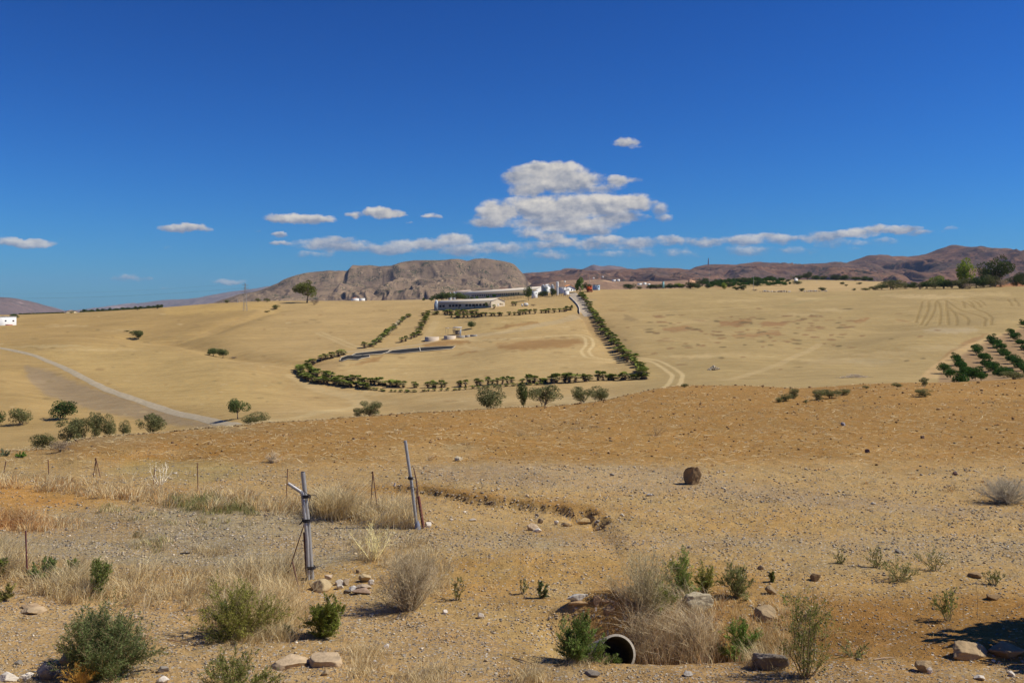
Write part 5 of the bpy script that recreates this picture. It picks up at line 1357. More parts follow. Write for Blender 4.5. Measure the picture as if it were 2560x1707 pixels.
# wires of the pylon line
x, y, z = hit(613, 777, 400, 640)
for k, (dx, zz) in enumerate(((-2.3, 13.0), (2.3, 13.0), (0, 15.8))):
    p0 = np.array((x + dx, y, z + zz)); p1 = np.array((x + dx - 330, y + 100, z + 4 + zz))
    t = np.linspace(0, 1, 24)[:, None]; P = p0 + (p1 - p0) * t - UPV * (4 * 7 * t * (1 - t))
    tag(MB().tube(P, .02, 3, (.2,.2,.2)).build("power_line", m_metal), ["lower left wire running left from the pylon","lower right wire running left from the pylon","top wire running left from the pylon"][k], "wire")

# ------------------------------------------------------------------ rocks
def ico(sub=2):
    import bmesh
    bm = bmesh.new(); bmesh.ops.create_icosphere(bm, subdivisions=sub, radius=1.0)
    V = np.array([v.co[:] for v in bm.verts]); f = np.array([[v.index for v in q.verts] for q in bm.faces]); bm.free()
    return V, f
ICO4 = ico(5); ICO1 = ico(1)
def rock_shape(seed, planes=15, lo=.48, hi=.80, rough=.06, base=ICO4):
    rng = np.random.default_rng(seed); D, f = base
    N_ = rng.normal(size=(planes, 3))
    if planes == 6: N_ = np.array([(1,0,0),(-1,0,0),(0,1,0),(0,-1,0),(0,0,1),(0,0,-1)], float) + rng.normal(size=(6, 3)) * .2; N_ = np.concatenate([N_, rng.normal(size=(6, 3))]); planes = 12; lo, hi = .60, .70; rough = .13
    N_ /= np.linalg.norm(N_, axis=1)[:, None]; dd = rng.uniform(lo, hi, planes); dd[6:] *= 1.18 if rough > .1 else 1
    c = D @ N_.T
    r = np.min(np.where(c > .05, dd / np.maximum(c, .05), 9), axis=1); r = np.minimum(r, 1.05)
    V = D * r[:, None]
    V = V * (1 + rough * (fbm(D[:, 0] * 3 + seed, D[:, 1] * 3 + D[:, 2] * 4, seed, 4) * 2)[:, None])
    return V, f
ROCKN = [0]
def rock(u, v, wpx, hpx, col, label, dep=None, ymin=11.5, ymax=60, sink=.25, name="rock", planes=15, rz=None, tilt=0.0, flat=None):
    x, y, z = hit(u, v, ymin, ymax); s = y / F
    ROCKN[0] += 1; sd = 500 + ROCKN[0]
    V, f = rock_shape(sd, planes)
    r = random.Random(sd); a = rz if rz is not None else r.uniform(0, 6.28)
    V = V @ np.array(((math.cos(a), -math.sin(a), 0), (math.sin(a), math.cos(a), 0), (0, 0, 1))).T
    e = V.max(0) - V.min(0)
    h = hpx * s / .93
    V = V / e * np.array((wpx * s, (dep or .8) * wpx * s, h * (1 + sink)))
    if tilt: V = V @ np.array(((math.cos(tilt), 0, math.sin(tilt)), (0, 1, 0), (-math.sin(tilt), 0, math.cos(tilt)))).T
    V[:, 2] -= V[:, 2].min() + h * sink
    if flat:
        top = V[:, 2].max(); lim = top * flat * (1 + .10 * fbm(V[:, 0] * 6 + sd, V[:, 1] * 6, sd, 3)); V[:, 2] = np.where(V[:, 2] > lim, lim + (V[:, 2] - lim) * .12, V[:, 2])
    V[:, 1] += (dep or .8) * wpx * s * .3
    o = MB().add(V, f, col).build(name, m_rock, loc=(x, y, z))
    return tag(o, label, "rock")
BRN = (.27,.175,.085); TAN = (.38,.275,.15); GRY = (.29,.255,.205); WHT = (.70,.62,.50); PNK = (.50,.36,.26); DGR = (.21,.175,.135)
rock(1735, 1210, 44, 42, BRN, "big upright brown boulder alone on the stony terrace", dep=.9, sink=.45, name="boulder", planes=6, rz=.55)
rock(1745, 1530, 80, 40, (.50,.42,.27), "pale flat sided boulder among the shrubs above the pipe", dep=.7, name="boulder", rz=.4, planes=6, tilt=-.25)
rock(1927, 1674, 92, 36, DGR, "dark grey flat topped boulder at the bottom edge right of the pipe", dep=.6, name="boulder", rz=.25, planes=6, tilt=.08)
rock(1447, 1502, 60, 17, (.60,.55,.45), "whitish pitted block lying above the pipe", dep=.5)
rock(1492, 1512, 22, 22, (.34,.22,.12), "brown cube shaped stone beside the pitted white block", planes=6, rz=.3)
rock(1448, 1512, 54, 10, (.42,.27,.13), "ochre slab under the pitted white block", dep=.6)
rock(1520, 1535, 30, 20, (.36,.23,.12), "brown stone at the shrub edge above the pipe")
rock(1513, 1508, 30, 10, (.40,.26,.14), "flat brown stone between the cube shaped stone and the big shrub")
rock(1915, 1548, 60, 28, TAN, "tan boulder half hidden right of the flat sided boulder", dep=.7)
rock(1930, 1485, 30, 20, TAN, "tan stone with a dark left face by the right shrub", dep=.7)
rock(2040, 1453, 28, 18, BRN, "brown round stone behind the tall right shrub")
rock(1905, 1424, 20, 10, TAN, "small ochre stone right of the green shrubs")
rock(1780, 1600, 30, 28, (.42,.30,.12), "ochre stone at the right edge of the dry grass clump")
rock(2430, 1648, 108, 38, TAN, "long tan boulder half buried in the bottom right shade", dep=.6, name="boulder", rz=.2, sink=.5)
rock(2520, 1640, 90, 24, (.36,.25,.13), "low brown hump behind the long tan boulder", dep=.8, sink=.6)
rock(2310, 1680, 44, 26, TAN, "angular tan stone at the bottom edge left of the long boulder", dep=.8)
rock(2485, 1500, 40, 12, BRN, "brown wedge stone at the right above the shade", dep=.7)
rock(2440, 1445, 34, 10, BRN, "row of broken brown clods at the right edge")
rock(2020, 1550, 24, 16, TAN, "tan stone with a notch left of the tall right shrub")
rock(2245, 1382, 14, 9, GRY, "small grey stone beside the pale green weeds")
rock(110, 1697, 52, 34, (.30,.26,.22), "rounded grey boulder at the bottom left corner", name="boulder", dep=.8)
rock(10, 1702, 60, 16, WHT, "white flat stone in the bottom left corner")
rock(62, 1697, 34, 12, WHT, "white stone touching the rounded grey boulder")
rock(408, 1706, 34, 14, WHT, "white stone at the bottom edge right of the big green shrub")
rock(405, 1680, 28, 12, GRY, "grey flat stone above the bottom white stone")
rock(45, 1660, 22, 10, GRY, "grey stone above the bottom left white stones")
rock(165, 1660, 44, 26, (.42,.30,.19), "tan slab leaning at the left foot of the big green shrub")
rock(70, 1522, 50, 10, (.46,.32,.18), "flat ochre stone in the left dirt, upper one of two")
rock(75, 1535, 60, 12, (.45,.33,.19), "flat ochre stone in the left dirt, lower one of two")
rock(350, 1598, 34, 14, (.46,.33,.20), "pinkish stone at the right side of the big green shrub")
rock(732, 1664, 96, 20, (.50,.37,.22), "large pale slab left of the crack at the bottom", dep=1.1, name="slab", sink=1.2, planes=9, rz=0, flat=.5)
rock(818, 1660, 88, 22, (.50,.37,.22), "large pale slab right of the crack at the bottom", dep=1.1, name="slab", sink=1.2, planes=9, rz=.5, flat=.6)
rock(815, 1688, 22, 12, TAN, "round tan stone below the large pale slabs")
rock(795, 1478, 56, 26, (.48,.36,.19), "big tan slab at the foot of the gate post", dep=.9)
rock(812, 1470, 34, 18, (.27,.21,.15), "dark brown angular stone on the tan slab by the gate post")
rock(913, 1455, 34, 18, (.48,.36,.19), "round tan boulder at the right end of the rubble by the gate post")
rock(905, 1475, 40, 12, (.47,.36,.24), "flat tan stone below the round tan boulder in the rubble")
rock(845, 1463, 22, 14, WHT, "upper white stone of the rubble by the gate post")
rock(849, 1472, 18, 10, WHT, "middle white stone of the rubble by the gate post")
rock(880, 1476, 24, 10, (.60,.56,.5), "lower pale stone of the rubble by the gate post")
rock(928, 1462, 16, 12, WHT, "white stone right of the round tan boulder")
rock(865, 1462, 18, 14, (.50,.38,.24), "tan stone between the white rubble stones")
rock(868, 1484, 20, 9, DGR, "dark flat stone at the near edge of the rubble")
rock(895, 1432, 13, 9, TAN, "small ochre stone at the far edge of the rubble")
rock(905, 1485, 50, 10, (.34,.23,.15), "long brown stone at the near edge of the rubble")
rock(820, 1447, 20, 10, (.55,.42,.28), "pale orange stone beside the base of the gate post")
rock(1069, 1317, 18, 11, WHT, "bright white stone beside the rusty red post")
rock(1075, 1308, 20, 7, (.52,.37,.2), "ochre stone behind the bright white stone")
rock(1180, 1302, 22, 6, (.55,.47,.36), "flat pale stone right of the rusty red post")
rock(1332, 1326, 30, 18, (.56,.42,.26), "round tan stone at the bottom of the washed out hollow", ymin=24)
rock(1344, 1333, 18, 9, WHT, "white stone against the round tan stone in the hollow", ymin=24)
rock(1352, 1308, 14, 11, TAN, "small tan stone up left in the hollow", ymin=24)
rock(1391, 1311, 12, 10, WHT, "white stone in the middle of the hollow", ymin=24)
rock(1460, 1311, 36, 14, (.55,.38,.17), "rounded orange stone under the dark hole", ymin=24)
rock(1420, 1316, 30, 9, (.50,.35,.17), "orange stone lying left of the rounded orange one", ymin=24)
rock(1494, 1307, 10, 7, GRY, "grey stone in the mouth of the right hole", ymin=24)
rock(1343, 1292, 10, 8, DGR, "dark stone high in the hollow", ymin=24)
rock(1532, 1190, 12, 7, GRY, "blue grey stone left of the big boulder")
rock(1527, 1104, 10, 5, BRN, "brown clod in the field above the big boulder")
rock(1622, 1240, 16, 6, (.60,.56,.48), "pale flat stone below left of the big boulder")
rock(2108, 1064, 12, 8, (.30,.27,.27), "blue grey stone up in the brown field")
rock(2170, 1132, 13, 9, (.15,.085,.07), "dark red stone in the middle of the brown field")
rock(2390, 1188, 12, 8, (.15,.085,.07), "dark red stone in the lower right of the brown field")
rock(2307, 1096, 10, 7, (.16,.10,.07), "dark clod in the upper right of the brown field")
rock(1145, 1152, 22, 10, (.55,.46,.30), "pale lump of earth in the field above the grey pole")
rock(987, 1214, 6, 8, WHT, "little white stone on the scarp left of the grey pole")
rock(1112, 1534, 14, 9, WHT, "white stone on the dirt under the sapling, left one")
rock(1203, 1545, 18, 12, WHT, "white stone on the dirt under the sapling, right one")
rock(1220, 1563, 9, 7, WHT, "lone small white stone below the two on the dirt")
rock(965, 1620, 14, 9, (.72,.66,.58), "white angular stone on the bottom centre dirt")
rock(937, 1660, 12, 9, (.62,.56,.48), "pale stone standing in the dry tufts")
rock(870, 1238, 0.1 + 8, 5, TAN, "small tan stone by the dry grass behind the gate post")
rock(2325, 1684, 14, 16, WHT, "white shard at the bottom right edge, left one")
rock(2530, 1690, 16, 12, WHT, "white shard at the bottom right edge, right one")
rock(2455, 1700, 28, 10, WHT, "white shard heap at the bottom right edge, middle one")
rock(1448, 1645, 12, 8, (.48,.38,.2), "yellow pebble at the foot of the shrub left of the pipe")
rock(1485, 1692, 40, 10, DGR, "dark flat stone at the bottom edge below the pipe")
rock(1720, 1690, 26, 10, (.42,.38,.32), "grey stone at the bottom edge below the dry grass")
rock(1010, 1640, 12, 5, GRY, "grey flake on the bottom centre dirt")

# ------------------------------------------------------------------ the drain pipe
x, y, z = hit(1545, 1640, 13, 18); yp = 15.35
c0 = pt(1543, 1633, yp); ax = np.array((-.10, .90, -.38)); ax /= np.linalg.norm(ax)
o = empty("drain_pipe", tuple(c0))
n = 40; th = np.linspace(0, 2*np.pi, n, endpoint=False)
A_ = np.cross(ax, UPV); A_ /= np.linalg.norm(A_); B_ = np.cross(A_, ax)
def ring(r, t): return [ax * t + A_ * math.cos(q) * r + B_ * math.sin(q) * r for q in th]
R = .30
V = ring(R, .0) + ring(R, .012) + ring(R, 1.6) + ring(R - .035, 0.0) + ring(R - .035, 1.55)
f = [(0*n+i, 0*n+(i+1)%n, 1*n+(i+1)%n, 1*n+i) for i in range(n)] + [(n+i, n+(i+1)%n, 2*n+(i+1)%n, 2*n+i) for i in range(n)] + [(3*n+i, 3*n+(i+1)%n, (i+1)%n, i) for i in range(n)] + [(3*n+i, 3*n+(i+1)%n, 4*n+(i+1)%n, 4*n+i) for i in range(n)] + [tuple(4*n+i for i in range(n))]
m_conc = vc_mat("pipe_concrete", .85, .22, 9, 6, bump=.01, bscale=40)
MB().add(V, f, (.34,.30,.24)).build("barrel", m_conc, o)
tag(o, "grey concrete drain pipe mouth half hidden in the ditch shrubs", "pipe")

# ------------------------------------------------------------------ posts and fence wire
def post(name, p0, p1, r, m, col, label, cat="post", y=None, sides=8, ymin=12, extra=None):
    """p0 = foot pixel, p1 = top pixel; the post leans in the plane facing the camera"""
    x, y, z = hit(p0[0], p0[1], ymin, 60) if y is None else tuple(pt(p0[0], p0[1], y))
    t = pt(p1[0], p1[1], y) - np.array((x, y, z))
    o = MB().tube([-(t / np.linalg.norm(t)) * .2, t * .5, t], r, sides, col).build(name, m, loc=(x, y, z), smooth=sides > 6)
    return tag(o, label, cat) if label else o
GALV = (.36,.34,.31); RST = (.15,.065,.045)
def tie(base, c, r, col=(.05,.045,.045), k=7, seed=1):
    rng = random.Random(seed); P = []
    for i in range(k * 6):
        a = i / 6 * 6.28; P.append(np.array(c) + np.array((math.cos(a) * r * rng.uniform(1, 1.25), math.sin(a) * r * rng.uniform(1, 1.25), (i / (k * 6) - .5) * .07)))
    P.append(np.array(c) + np.array((r * 2.4, -.02, .03))); P.append(np.array(c) + np.array((r * 2.9, -.02, -.03))); P.append(np.array(c) + np.array((r * 2.2, -.02, -.06)))
    return MB().tube(P, .006, 4, col).build("wire_tie", m_rust, base)
# near gate post
bx, by, bz = hit(780, 1446, 15, 26)
g = empty("gate_post", (bx, by, bz)); B0 = np.array((bx, by, bz))
top = pt(757, 1180, by) - B0; rt = .046
MB().tube([(.02, 0, -.25), top * .5 + (.02, 0, 0), top], rt, 14, GALV).build("main_tube", m_metal, g, smooth=True)
MB().tube([top - UPV * .002, top + UPV * .012], rt * .82, 14, (.05,.05,.05)).build("tube_end", m_metal, g)
e1 = pt(756, 1236, by - .1) - B0; e2 = pt(752, 1229, by - .1) - B0; e3 = pt(720, 1208, by - .1) - B0
MB().tube([(-.05, -.09, -.2), (pt(768, 1350, by - .1) - B0), e1, e1 * .6 + e2 * .4 + (0, 0, .008), e2, e3], .036, 12, (.37,.35,.33)).build("bent_tube", m_metal, g, smooth=True)
MB().tube([(-.09, -.03, -.2), pt(760, 1330, by) - B0], .022, 6, RST).build("rusty_bar", m_rust, g)
for k, (u, v) in enumerate(((768, 1300), (777, 1418), (764, 1240))):
    tie(g, pt(u, v, by - .05) - B0, .088, seed=k)
MB().tube([pt(757,1222,by-.12)-B0, pt(770,1236,by-.14)-B0, pt(774,1245,by-.14)-B0, pt(777,1238,by-.13)-B0, pt(771,1262,by-.12)-B0, pt(772,1272,by-.12)-B0], .007, 4, (.07,.05,.045)).build("loose_wire", m_rust, g)
MB().tube([pt(760,1295,by-.1)-B0, pt(752,1308,by-.12)-B0, pt(748,1311,by-.12)-B0], .013, 5, (.03,.03,.03)).build("cord", m_rust, g)
tag(g, "leaning grey steel gate post made of a straight and a bent tube wired together", "post")
post("fence_brace", (729, 1406), (761, 1308), .011, m_rust, RST, "thin rusty brace slanting from the near gate post down to the left", y=by - .05, sides=5)
post("iron_peg", (748, 1476), (731, 1404), .014, m_rust, (.17,.075,.055), "short rusty peg leaning left of the near gate post's foot", sides=5, ymin=15)
# far gate post
bx2, by2, bz2 = hit(1045, 1322, 18, 32)
g2 = empty("gate_post", (bx2, by2, bz2)); B2 = np.array((bx2, by2, bz2))
MB().tube([(0, 0, -.2), (pt(1029, 1210, by2) - B2), (pt(1013, 1101, by2) - B2)], .040, 12, (.38,.37,.35)).build("tube", m_metal, g2, smooth=True)
MB().tube([(.0, -.02, -.12), pt(1044, 1316, by2) - B2, pt(1042, 1302, by2) - B2], [.085, .075, .05], 10, (.22,.24,.30)).build("wrapped_foot", m_paint, g2)
tie(g2, pt(1026, 1195, by2 - .02) - B2, .055, seed=7); tie(g2, pt(1023, 1220, by2 - .02) - B2, .05, seed=8, k=3)
tag(g2, "tall thin grey pole leaning left with a blue grey wrapped foot", "post")
g3 = empty("angle_post", (0, 0, 0)); q = [pt(1061, 1321, by2 + .1), pt(1046, 1240, by2 + .1), pt(1041, 1202, by2 + .1), pt(1034, 1169, by2 + .1)]
g3.location = tuple(q[0]); q = [p - q[0] for p in q]
MB().tube([q[0] - UPV * .15, q[1]], .040, 4, (.20,.075,.055)).build("lower_bar", m_rust, g3)
MB().tube([q[1] - UPV * .1, q[2], q[3]], [.02, .018, .012], 5, (.14,.065,.05)).build("upper_rod", m_rust, g3)
tag(g3, "thick rusty red iron post standing right beside the tall grey pole", "post")
post("iron_rod", (1042, 1300), (1041, 1226), .012, m_rust, RST, "short dark rod between the tall grey pole and the red iron post", y=by2 + .05, sides=5)
# the small iron posts of the far fence
def aframe(name, legs, apex, y, label):
    o = empty(name, tuple(pt(legs[0][0], legs[0][1], y))); O = np.array(o.location)
    for k, (u, v) in enumerate(legs):
        a = pt(u, v, y + (.25 if k == 1 and len(legs) > 2 else 0)) - O
        MB().tube([a - UPV * .15, pt(apex[0], apex[1], y) - O], .013, 5, RST).build("leg", m_rust, o)
    MB().tube([pt(apex[0], apex[1] + 3, y) - O + (-.03, 0, 0), pt(apex[0], apex[1] - 2, y) - O], .022, 6, RST).build("joint", m_rust, o)
    tag(o, label, "post")
aframe("braced_post", ((924,1290),(947,1288)), (932,1180), hit(930,1290,18,40)[1], "rusty two legged brace post behind the dry grass left of the tall grey pole")
aframe("braced_post", ((231,1194),(240,1192),(252,1187)), (240,1147), hit(240,1192,18,45)[1], "small rusty three legged post at the far left fence")
post("fence_post", (716, 1242), (719, 1171), .014, m_rust, RST, "thin rusty rod behind the bent arm of the near gate post", sides=5, ymin=20)
post("fence_post", (495, 1226), (493, 1156), .014, m_rust, RST, "thin straight rusty rod right of the dead white branches", sides=5, ymin=20)
post("fence_post", (383, 1210), (387, 1168), .014, m_rust, RST, "thin rusty rod touching the dead white branches", sides=5, ymin=20)
post("fence_post", (122, 1186), (120, 1148), .016, m_rust, RST, "thin rusty rod between the left edge and the three legged post", sides=5, ymin=20)
post("fence_post", (9, 1184), (15, 1152), .016, m_rust, RST, "slanting rusty rod at the left edge of the far fence", sides=5, ymin=20)
post("fence_post", (68, 1442), (64, 1326), .018, m_rust, (.14,.05,.05), "dark red iron stake in the near grass at the left", sides=4, ymin=15)

def wire_fence(P0, P1, h, label, nv=.15, sag=.02):
    P0 = np.array(P0); P1 = np.array(P1); d = P1 - P0; L_ = np.linalg.norm(d[:2]); rng = np.random.default_rng(int(L_ * 10))
    mb = MB(); n = max(3, int(L_ / .9)); gaps = []
    def gz(t): p = P0 + d * t; return float(zlook(p[0], p[1])) + .04
    zs = np.array([0, .12, .25, .4, .58, .78, 1.0]) * h
    for zz in zs:
        pts = [(*(P0 + d * t)[:2], gz(t) + zz * (1 + .03 * math.sin(t * 9)) + rng.uniform(-.01, .01)) for t in np.linspace(0, 1, n + 1)]
        mb.tube(pts, .0016, 3, (.20,.19,.19), cap=False)
    for t in np.arange(0, 1, nv / L_):
        b = P0 + d * t; z = gz(t); j = rng.uniform(-.02, .02)
        mb.tube([(b[0], b[1], z), (b[0] + j, b[1], z + h)], .0014, 3, (.20,.19,.19), cap=False)
    return tag(mb.build("wire_fence", m_metal), label, "fence")
wire_fence((bx, by, 0), (bx2, by2, 0), 1.15, "sagging wire mesh between the near gate post and the tall grey pole")
p_ = hit(-60, 1440, 15, 26)
wire_fence((p_[0], p_[1], 0), (bx, by, 0), 1.1, "wire mesh fence along the near grass from the left edge to the gate post")
a_ = hit(9, 1184, 20, 45); b_ = hit(495, 1226, 20, 40); c_ = hit(716, 1242, 20, 40)
wire_fence((a_[0], a_[1], 0), (b_[0], b_[1], 0), .95, "wire mesh of the far fence, left of the straight rod", .2)
wire_fence((b_[0], b_[1], 0), (c_[0], c_[1], 0), .95, "wire mesh of the far fence, middle stretch", .2)
wire_fence((c_[0], c_[1], 0), (bx2, by2, 0), 1.0, "wire mesh of the far fence up to the tall grey pole", .2)

# ------------------------------------------------------------------ near shrubs, twigs and grass
def shrub(u, v, wpx, hpx, label, kind="green", stems=16, seed=1, ymin=11.5, ymax=45, y=None, dens=1.0, lean=0.0, name="shrub", cat="shrub", leafc=None, twigc=None, el=(.28, 1.5), sink=.03):
    x, y, z = hit(u, v, ymin, ymax) if y is None else at(u, y)
    s = y / F; W = wpx * s; H = hpx * s * .97
    rng = np.random.default_rng(seed * 7 + 3)
    leafc = np.array(leafc if leafc is not None else (.085, .115, .032)) * (2.5, 2.15, 2.0); twigc = np.array(twigc if twigc is not None else (.20, .15, .095)) * (1.65, 1.65, 1.4)
    tb = MB(); LP = []; LD = []; LC = []
    for i in range(stems):
        az = i * 2.39996 + rng.uniform(-.3, .3); e = rng.uniform(*el)
        L_ = rng.uniform(.7, 1.0)
        d = np.array((math.cos(az) * math.cos(e) + lean * .5, math.sin(az) * math.cos(e), math.sin(e)))
        d /= np.linalg.norm(d)
        tip = d * L_ * np.array((W * .5 / max(math.cos(el[0]), .2), W * .42 / max(math.cos(el[0]), .2), H)); tip[2] = min(tip[2], H)
        b0 = np.array((math.cos(az), math.sin(az), 0)) * W * .06 * rng.random()
        ben = rng.normal(size=3) * .06 * H
        P = [b0 - UPV * .04, b0 + tip * .33 + ben + UPV * .03 * H, b0 + tip * .68 + ben * .8, b0 + tip]
        tb.tube(P, np.array((.006, .0048, .003, .0015)) * (1 + .25 * H) * (1.2 if kind == "dry" else 1), 4, twigc * rng.uniform(.7, 1.3), cap=False)
        P = np.array(P); nb = int((9 if kind == "dry" else 11) * dens) + 2
        for k in range(nb):
            t = rng.uniform(.12, 1.0) * 3 * .999; j = int(t); q = P[j] + (P[min(j + 1, 3)] - P[j]) * (t - j)
            dd = tip / np.linalg.norm(tip) * .8 + rng.normal(size=3) * .55; dd[2] += .25; dd /= np.linalg.norm(dd)
            bl = rng.uniform(.12, .30) * (H * .6 + W * .25)
            m_ = q + dd * bl * .5 + rng.normal(size=3) * .02 * bl; en = q + dd * bl; en[2] = max(en[2], .01)
            tb.tube([q, m_, en], (.0028, .002, .001), 3, twigc * rng.uniform(.7, 1.4), cap=False)
            for _ in range(3 if kind == "dry" else 1):
                f_ = rng.uniform(.2, 1); d3 = dd + rng.normal(size=3) * .7; d3 /= np.linalg.norm(d3)
                tb.tube([q + dd * bl * f_, q + dd * bl * f_ + d3 * bl * .45], (.0016, .0008), 3, twigc * rng.uniform(.8, 1.5), cap=False)
            if kind != "dry":
                nl = int(34 * dens)
                tt = rng.random(nl)[:, None]
                LP.append(q + dd * bl * (tt * 1.1) + rng.normal(size=(nl, 3)) * bl * .17 * (1.15 - tt))
                LD.append(np.tile(dd, (nl, 1)) + rng.normal(size=(nl, 3)) * .55)
                shade = rng.uniform(.6, 1.35)
                LC.append(leafc[None] * shade * rng.uniform(.75, 1.3, (nl, 1)))
    o = empty(name, (x, y, z - H * sink))
    tb.build("stems", m_twig, o)
    if LP:
        P = np.concatenate(LP); D = np.concatenate(LD); C = np.concatenate(LC); D /= np.linalg.norm(D, axis=1)[:, None]
        P[:, 2] = np.maximum(P[:, 2], .005)
        S_ = np.cross(D, rng.normal(size=D.shape)); S_ /= np.linalg.norm(S_, axis=1)[:, None]
        ln = rng.uniform(.009, .024, len(P))[:, None] * (1 + .15 * y / 16); wd = ln * .24
        V = np.stack([P - D * ln, P + S_ * wd, P + D * ln, P - S_ * wd], 1).reshape(-1, 3)
        MB().add(V, np.arange(len(P) * 4).reshape(-1, 4), np.repeat(C, 4, 0)).build("foliage", m_leaf, o)
    return tag(o, label, cat)
G1 = (.064, .092, .036); G2 = (.125, .145, .035); G3 = (.095, .128, .026); G4 = (.10, .13, .038)
shrub(262, 1692, 250, 200, "big blue green feathery shrub at the bottom left", stems=46, seed=1, leafc=G1, dens=1.35)
shrub(215, 1660, 150, 130, "olive left half shrub merging with the big blue green one", stems=20, seed=2, leafc=(.11,.125,.04), dens=1.0)
shrub(200, 1668, 110, 60, "orange tangle of dodder on the big bottom left shrub", kind="dry", stems=30, seed=3, twigc=(.55,.34,.09), dens=1.4, name="dodder", cat="plant", y=hit(215,1690)[1] - .35)
shrub(590, 1735, 200, 135, "loose green shrub cut by the bottom edge", stems=24, seed=4, leafc=(.095,.12,.034), y=13.6, dens=.9)
shrub(596, 1592, 250, 150, "wide yellow green shrub tangled with dry grass left of the gate post", stems=30, seed=5, leafc=G2, dens=1.1)
shrub(565, 1520, 60, 70, "bright green sprig on top of the wide yellow green shrub", stems=8, seed=6, leafc=(.08,.15,.045), y=hit(596,1592)[1] + .3)
shrub(812, 1592, 100, 112, "bright green dense bush on the dirt below the gate post", stems=28, seed=7, leafc=G3, dens=1.35)
shrub(716, 1590, 36, 30, "tiny grey green bush left of the bright green dense one", stems=9, seed=8, leafc=(.085,.10,.05))
shrub(1022, 1524, 190, 165, "large dry leafless twiggy bush right of the gate opening", kind="dry", stems=70, seed=9, twigc=(.31,.25,.18), dens=1.9, el=(.45, 1.5))
shrub(1140, 1500, 50, 68, "sparse feathery sapling alone on the orange dirt", stems=4, seed=10, leafc=(.11,.12,.045), lean=.25, el=(.9, 1.5), dens=.7)
shrub(1352, 1496, 44, 44, "little green sprout left of the pitted white block", stems=6, seed=11, leafc=(.08,.12,.05), lean=.3)
shrub(1308, 1484, 40, 46, "thin pale sprout left of the little green one", stems=4, seed=12, leafc=(.13,.15,.07), dens=.5)
shrub(1610, 1528, 190, 160, "large half dry shrub with whitish top above the pipe", kind="dry", stems=54, seed=13, twigc=(.31,.26,.175), dens=1.6, el=(.5, 1.5))
shrub(1635, 1515, 130, 100, "green middle shrub growing through the half dry one", stems=20, seed=14, leafc=G4, y=hit(1610,1528)[1] + .25)
shrub(1705, 1490, 100, 125, "tall bright green shrub right of the whitish topped one", stems=20, seed=15, leafc=(.095,.145,.036), dens=1.0)
shrub(1762, 1480, 70, 85, "olive green shrub behind the flat sided boulder", stems=14, seed=16, leafc=G2, dens=.9)
shrub(1842, 1492, 96, 92, "grey green shrub right of the flat sided boulder", stems=18, seed=17, leafc=(.095,.12,.045), dens=.9)
shrub(1446, 1654, 130, 124, "dense green shrub at the left of the drain pipe", stems=30, seed=18, leafc=(.075,.12,.032), dens=1.25)
shrub(1525, 1612, 60, 30, "small green branch hanging over the pipe mouth", stems=9, seed=19, leafc=(.085,.13,.035), lean=.5, y=15.25)
shrub(1852, 1645, 130, 100, "low bright green shrub right of the dry grass clump", stems=22, seed=20, leafc=(.085,.15,.032), dens=1.0)
shrub(2015, 1692, 175, 250, "tall lacy green shrub at the bottom right of centre", stems=20, seed=21, leafc=(.10,.135,.035), dens=.8, el=(.62, 1.5))
shrub(1930, 1455, 22, 30, "tiny shrub sprig above the tan boulder", stems=5, seed=22, leafc=G4)
shrub(2100, 1408, 43, 40, "slim green sprig first of the sparse right weeds", stems=5, seed=23, leafc=(.14,.165,.065), dens=.5)
shrub(2190, 1418, 66, 54, "sparse green weed second of the right weeds", stems=8, seed=24, leafc=(.14,.165,.065), dens=.5)
shrub(2250, 1452, 104, 72, "wide sparse green weed third of the right weeds", stems=14, seed=25, leafc=(.14,.165,.065), dens=.5)
shrub(2335, 1425, 95, 66, "faint airy green weed fourth of the right weeds", stems=8, seed=26, leafc=(.14,.165,.065), dens=.5)
shrub(2372, 1552, 90, 100, "leaning bare stemmed weed above the bottom right shade", stems=6, seed=27, leafc=(.11,.14,.04), lean=-.9, dens=.8, el=(.7, 1.3))
shrub(2485, 1460, 72, 40, "faint yellow green weed at the right edge", stems=7, seed=28, leafc=(.14,.165,.065), dens=.5)
shrub(2135, 1640, 87, 44, "thin green creeper in the dirt right of the tall lacy shrub", stems=7, seed=29, leafc=(.14,.165,.065), dens=.5)
shrub(2515, 1256, 150, 66, "large grey mauve tumbleweed at the right edge", kind="dry", stems=90, seed=30, twigc=(.31,.27,.23), dens=1.8, el=(.2, 1.5))
shrub(682, 1156, 40, 32, "small dry pale bush in the field above the near gate post", kind="dry", stems=40, seed=31, twigc=(.42,.34,.26), dens=1.3, lean=.2)
shrub(1075, 1150, 26, 12, "tiny dry brown tuft in the field", kind="dry", stems=12, seed=311, twigc=(.3,.2,.12))
shrub(112, 1445, 84, 54, "dark green shrub behind the wire at the left, beside the red stake", stems=18, seed=32, leafc=(.07,.11,.035), dens=1.0)
shrub(182, 1440, 34, 54, "narrow green sprig behind the wire, right of the dark green shrub", stems=7, seed=33, leafc=(.10,.14,.04))
shrub(246, 1490, 66, 96, "upright green shrub with dark spikes in the fence grass", stems=16, seed=34, leafc=(.085,.12,.035), el=(.9, 1.5))
shrub(0, 1440, 44, 54, "green shrub cut by the left edge in the fence grass", stems=12, seed=35, leafc=(.10,.14,.035))
shrub(5, 1500, 70, 50, "olive weed cut by the left edge in front of the fence", stems=10, seed=36, leafc=(.13,.14,.045))
shrub(52, 1144, 32, 16, "bright green little bush below the left clump", stems=10, seed=37, leafc=(.10,.19,.035), ymin=25, ymax=60)
shrub(10, 1140, 40, 18, "grey green weed at the left edge below the clump", stems=9, seed=38, leafc=(.13,.16,.09), ymin=25, ymax=60)
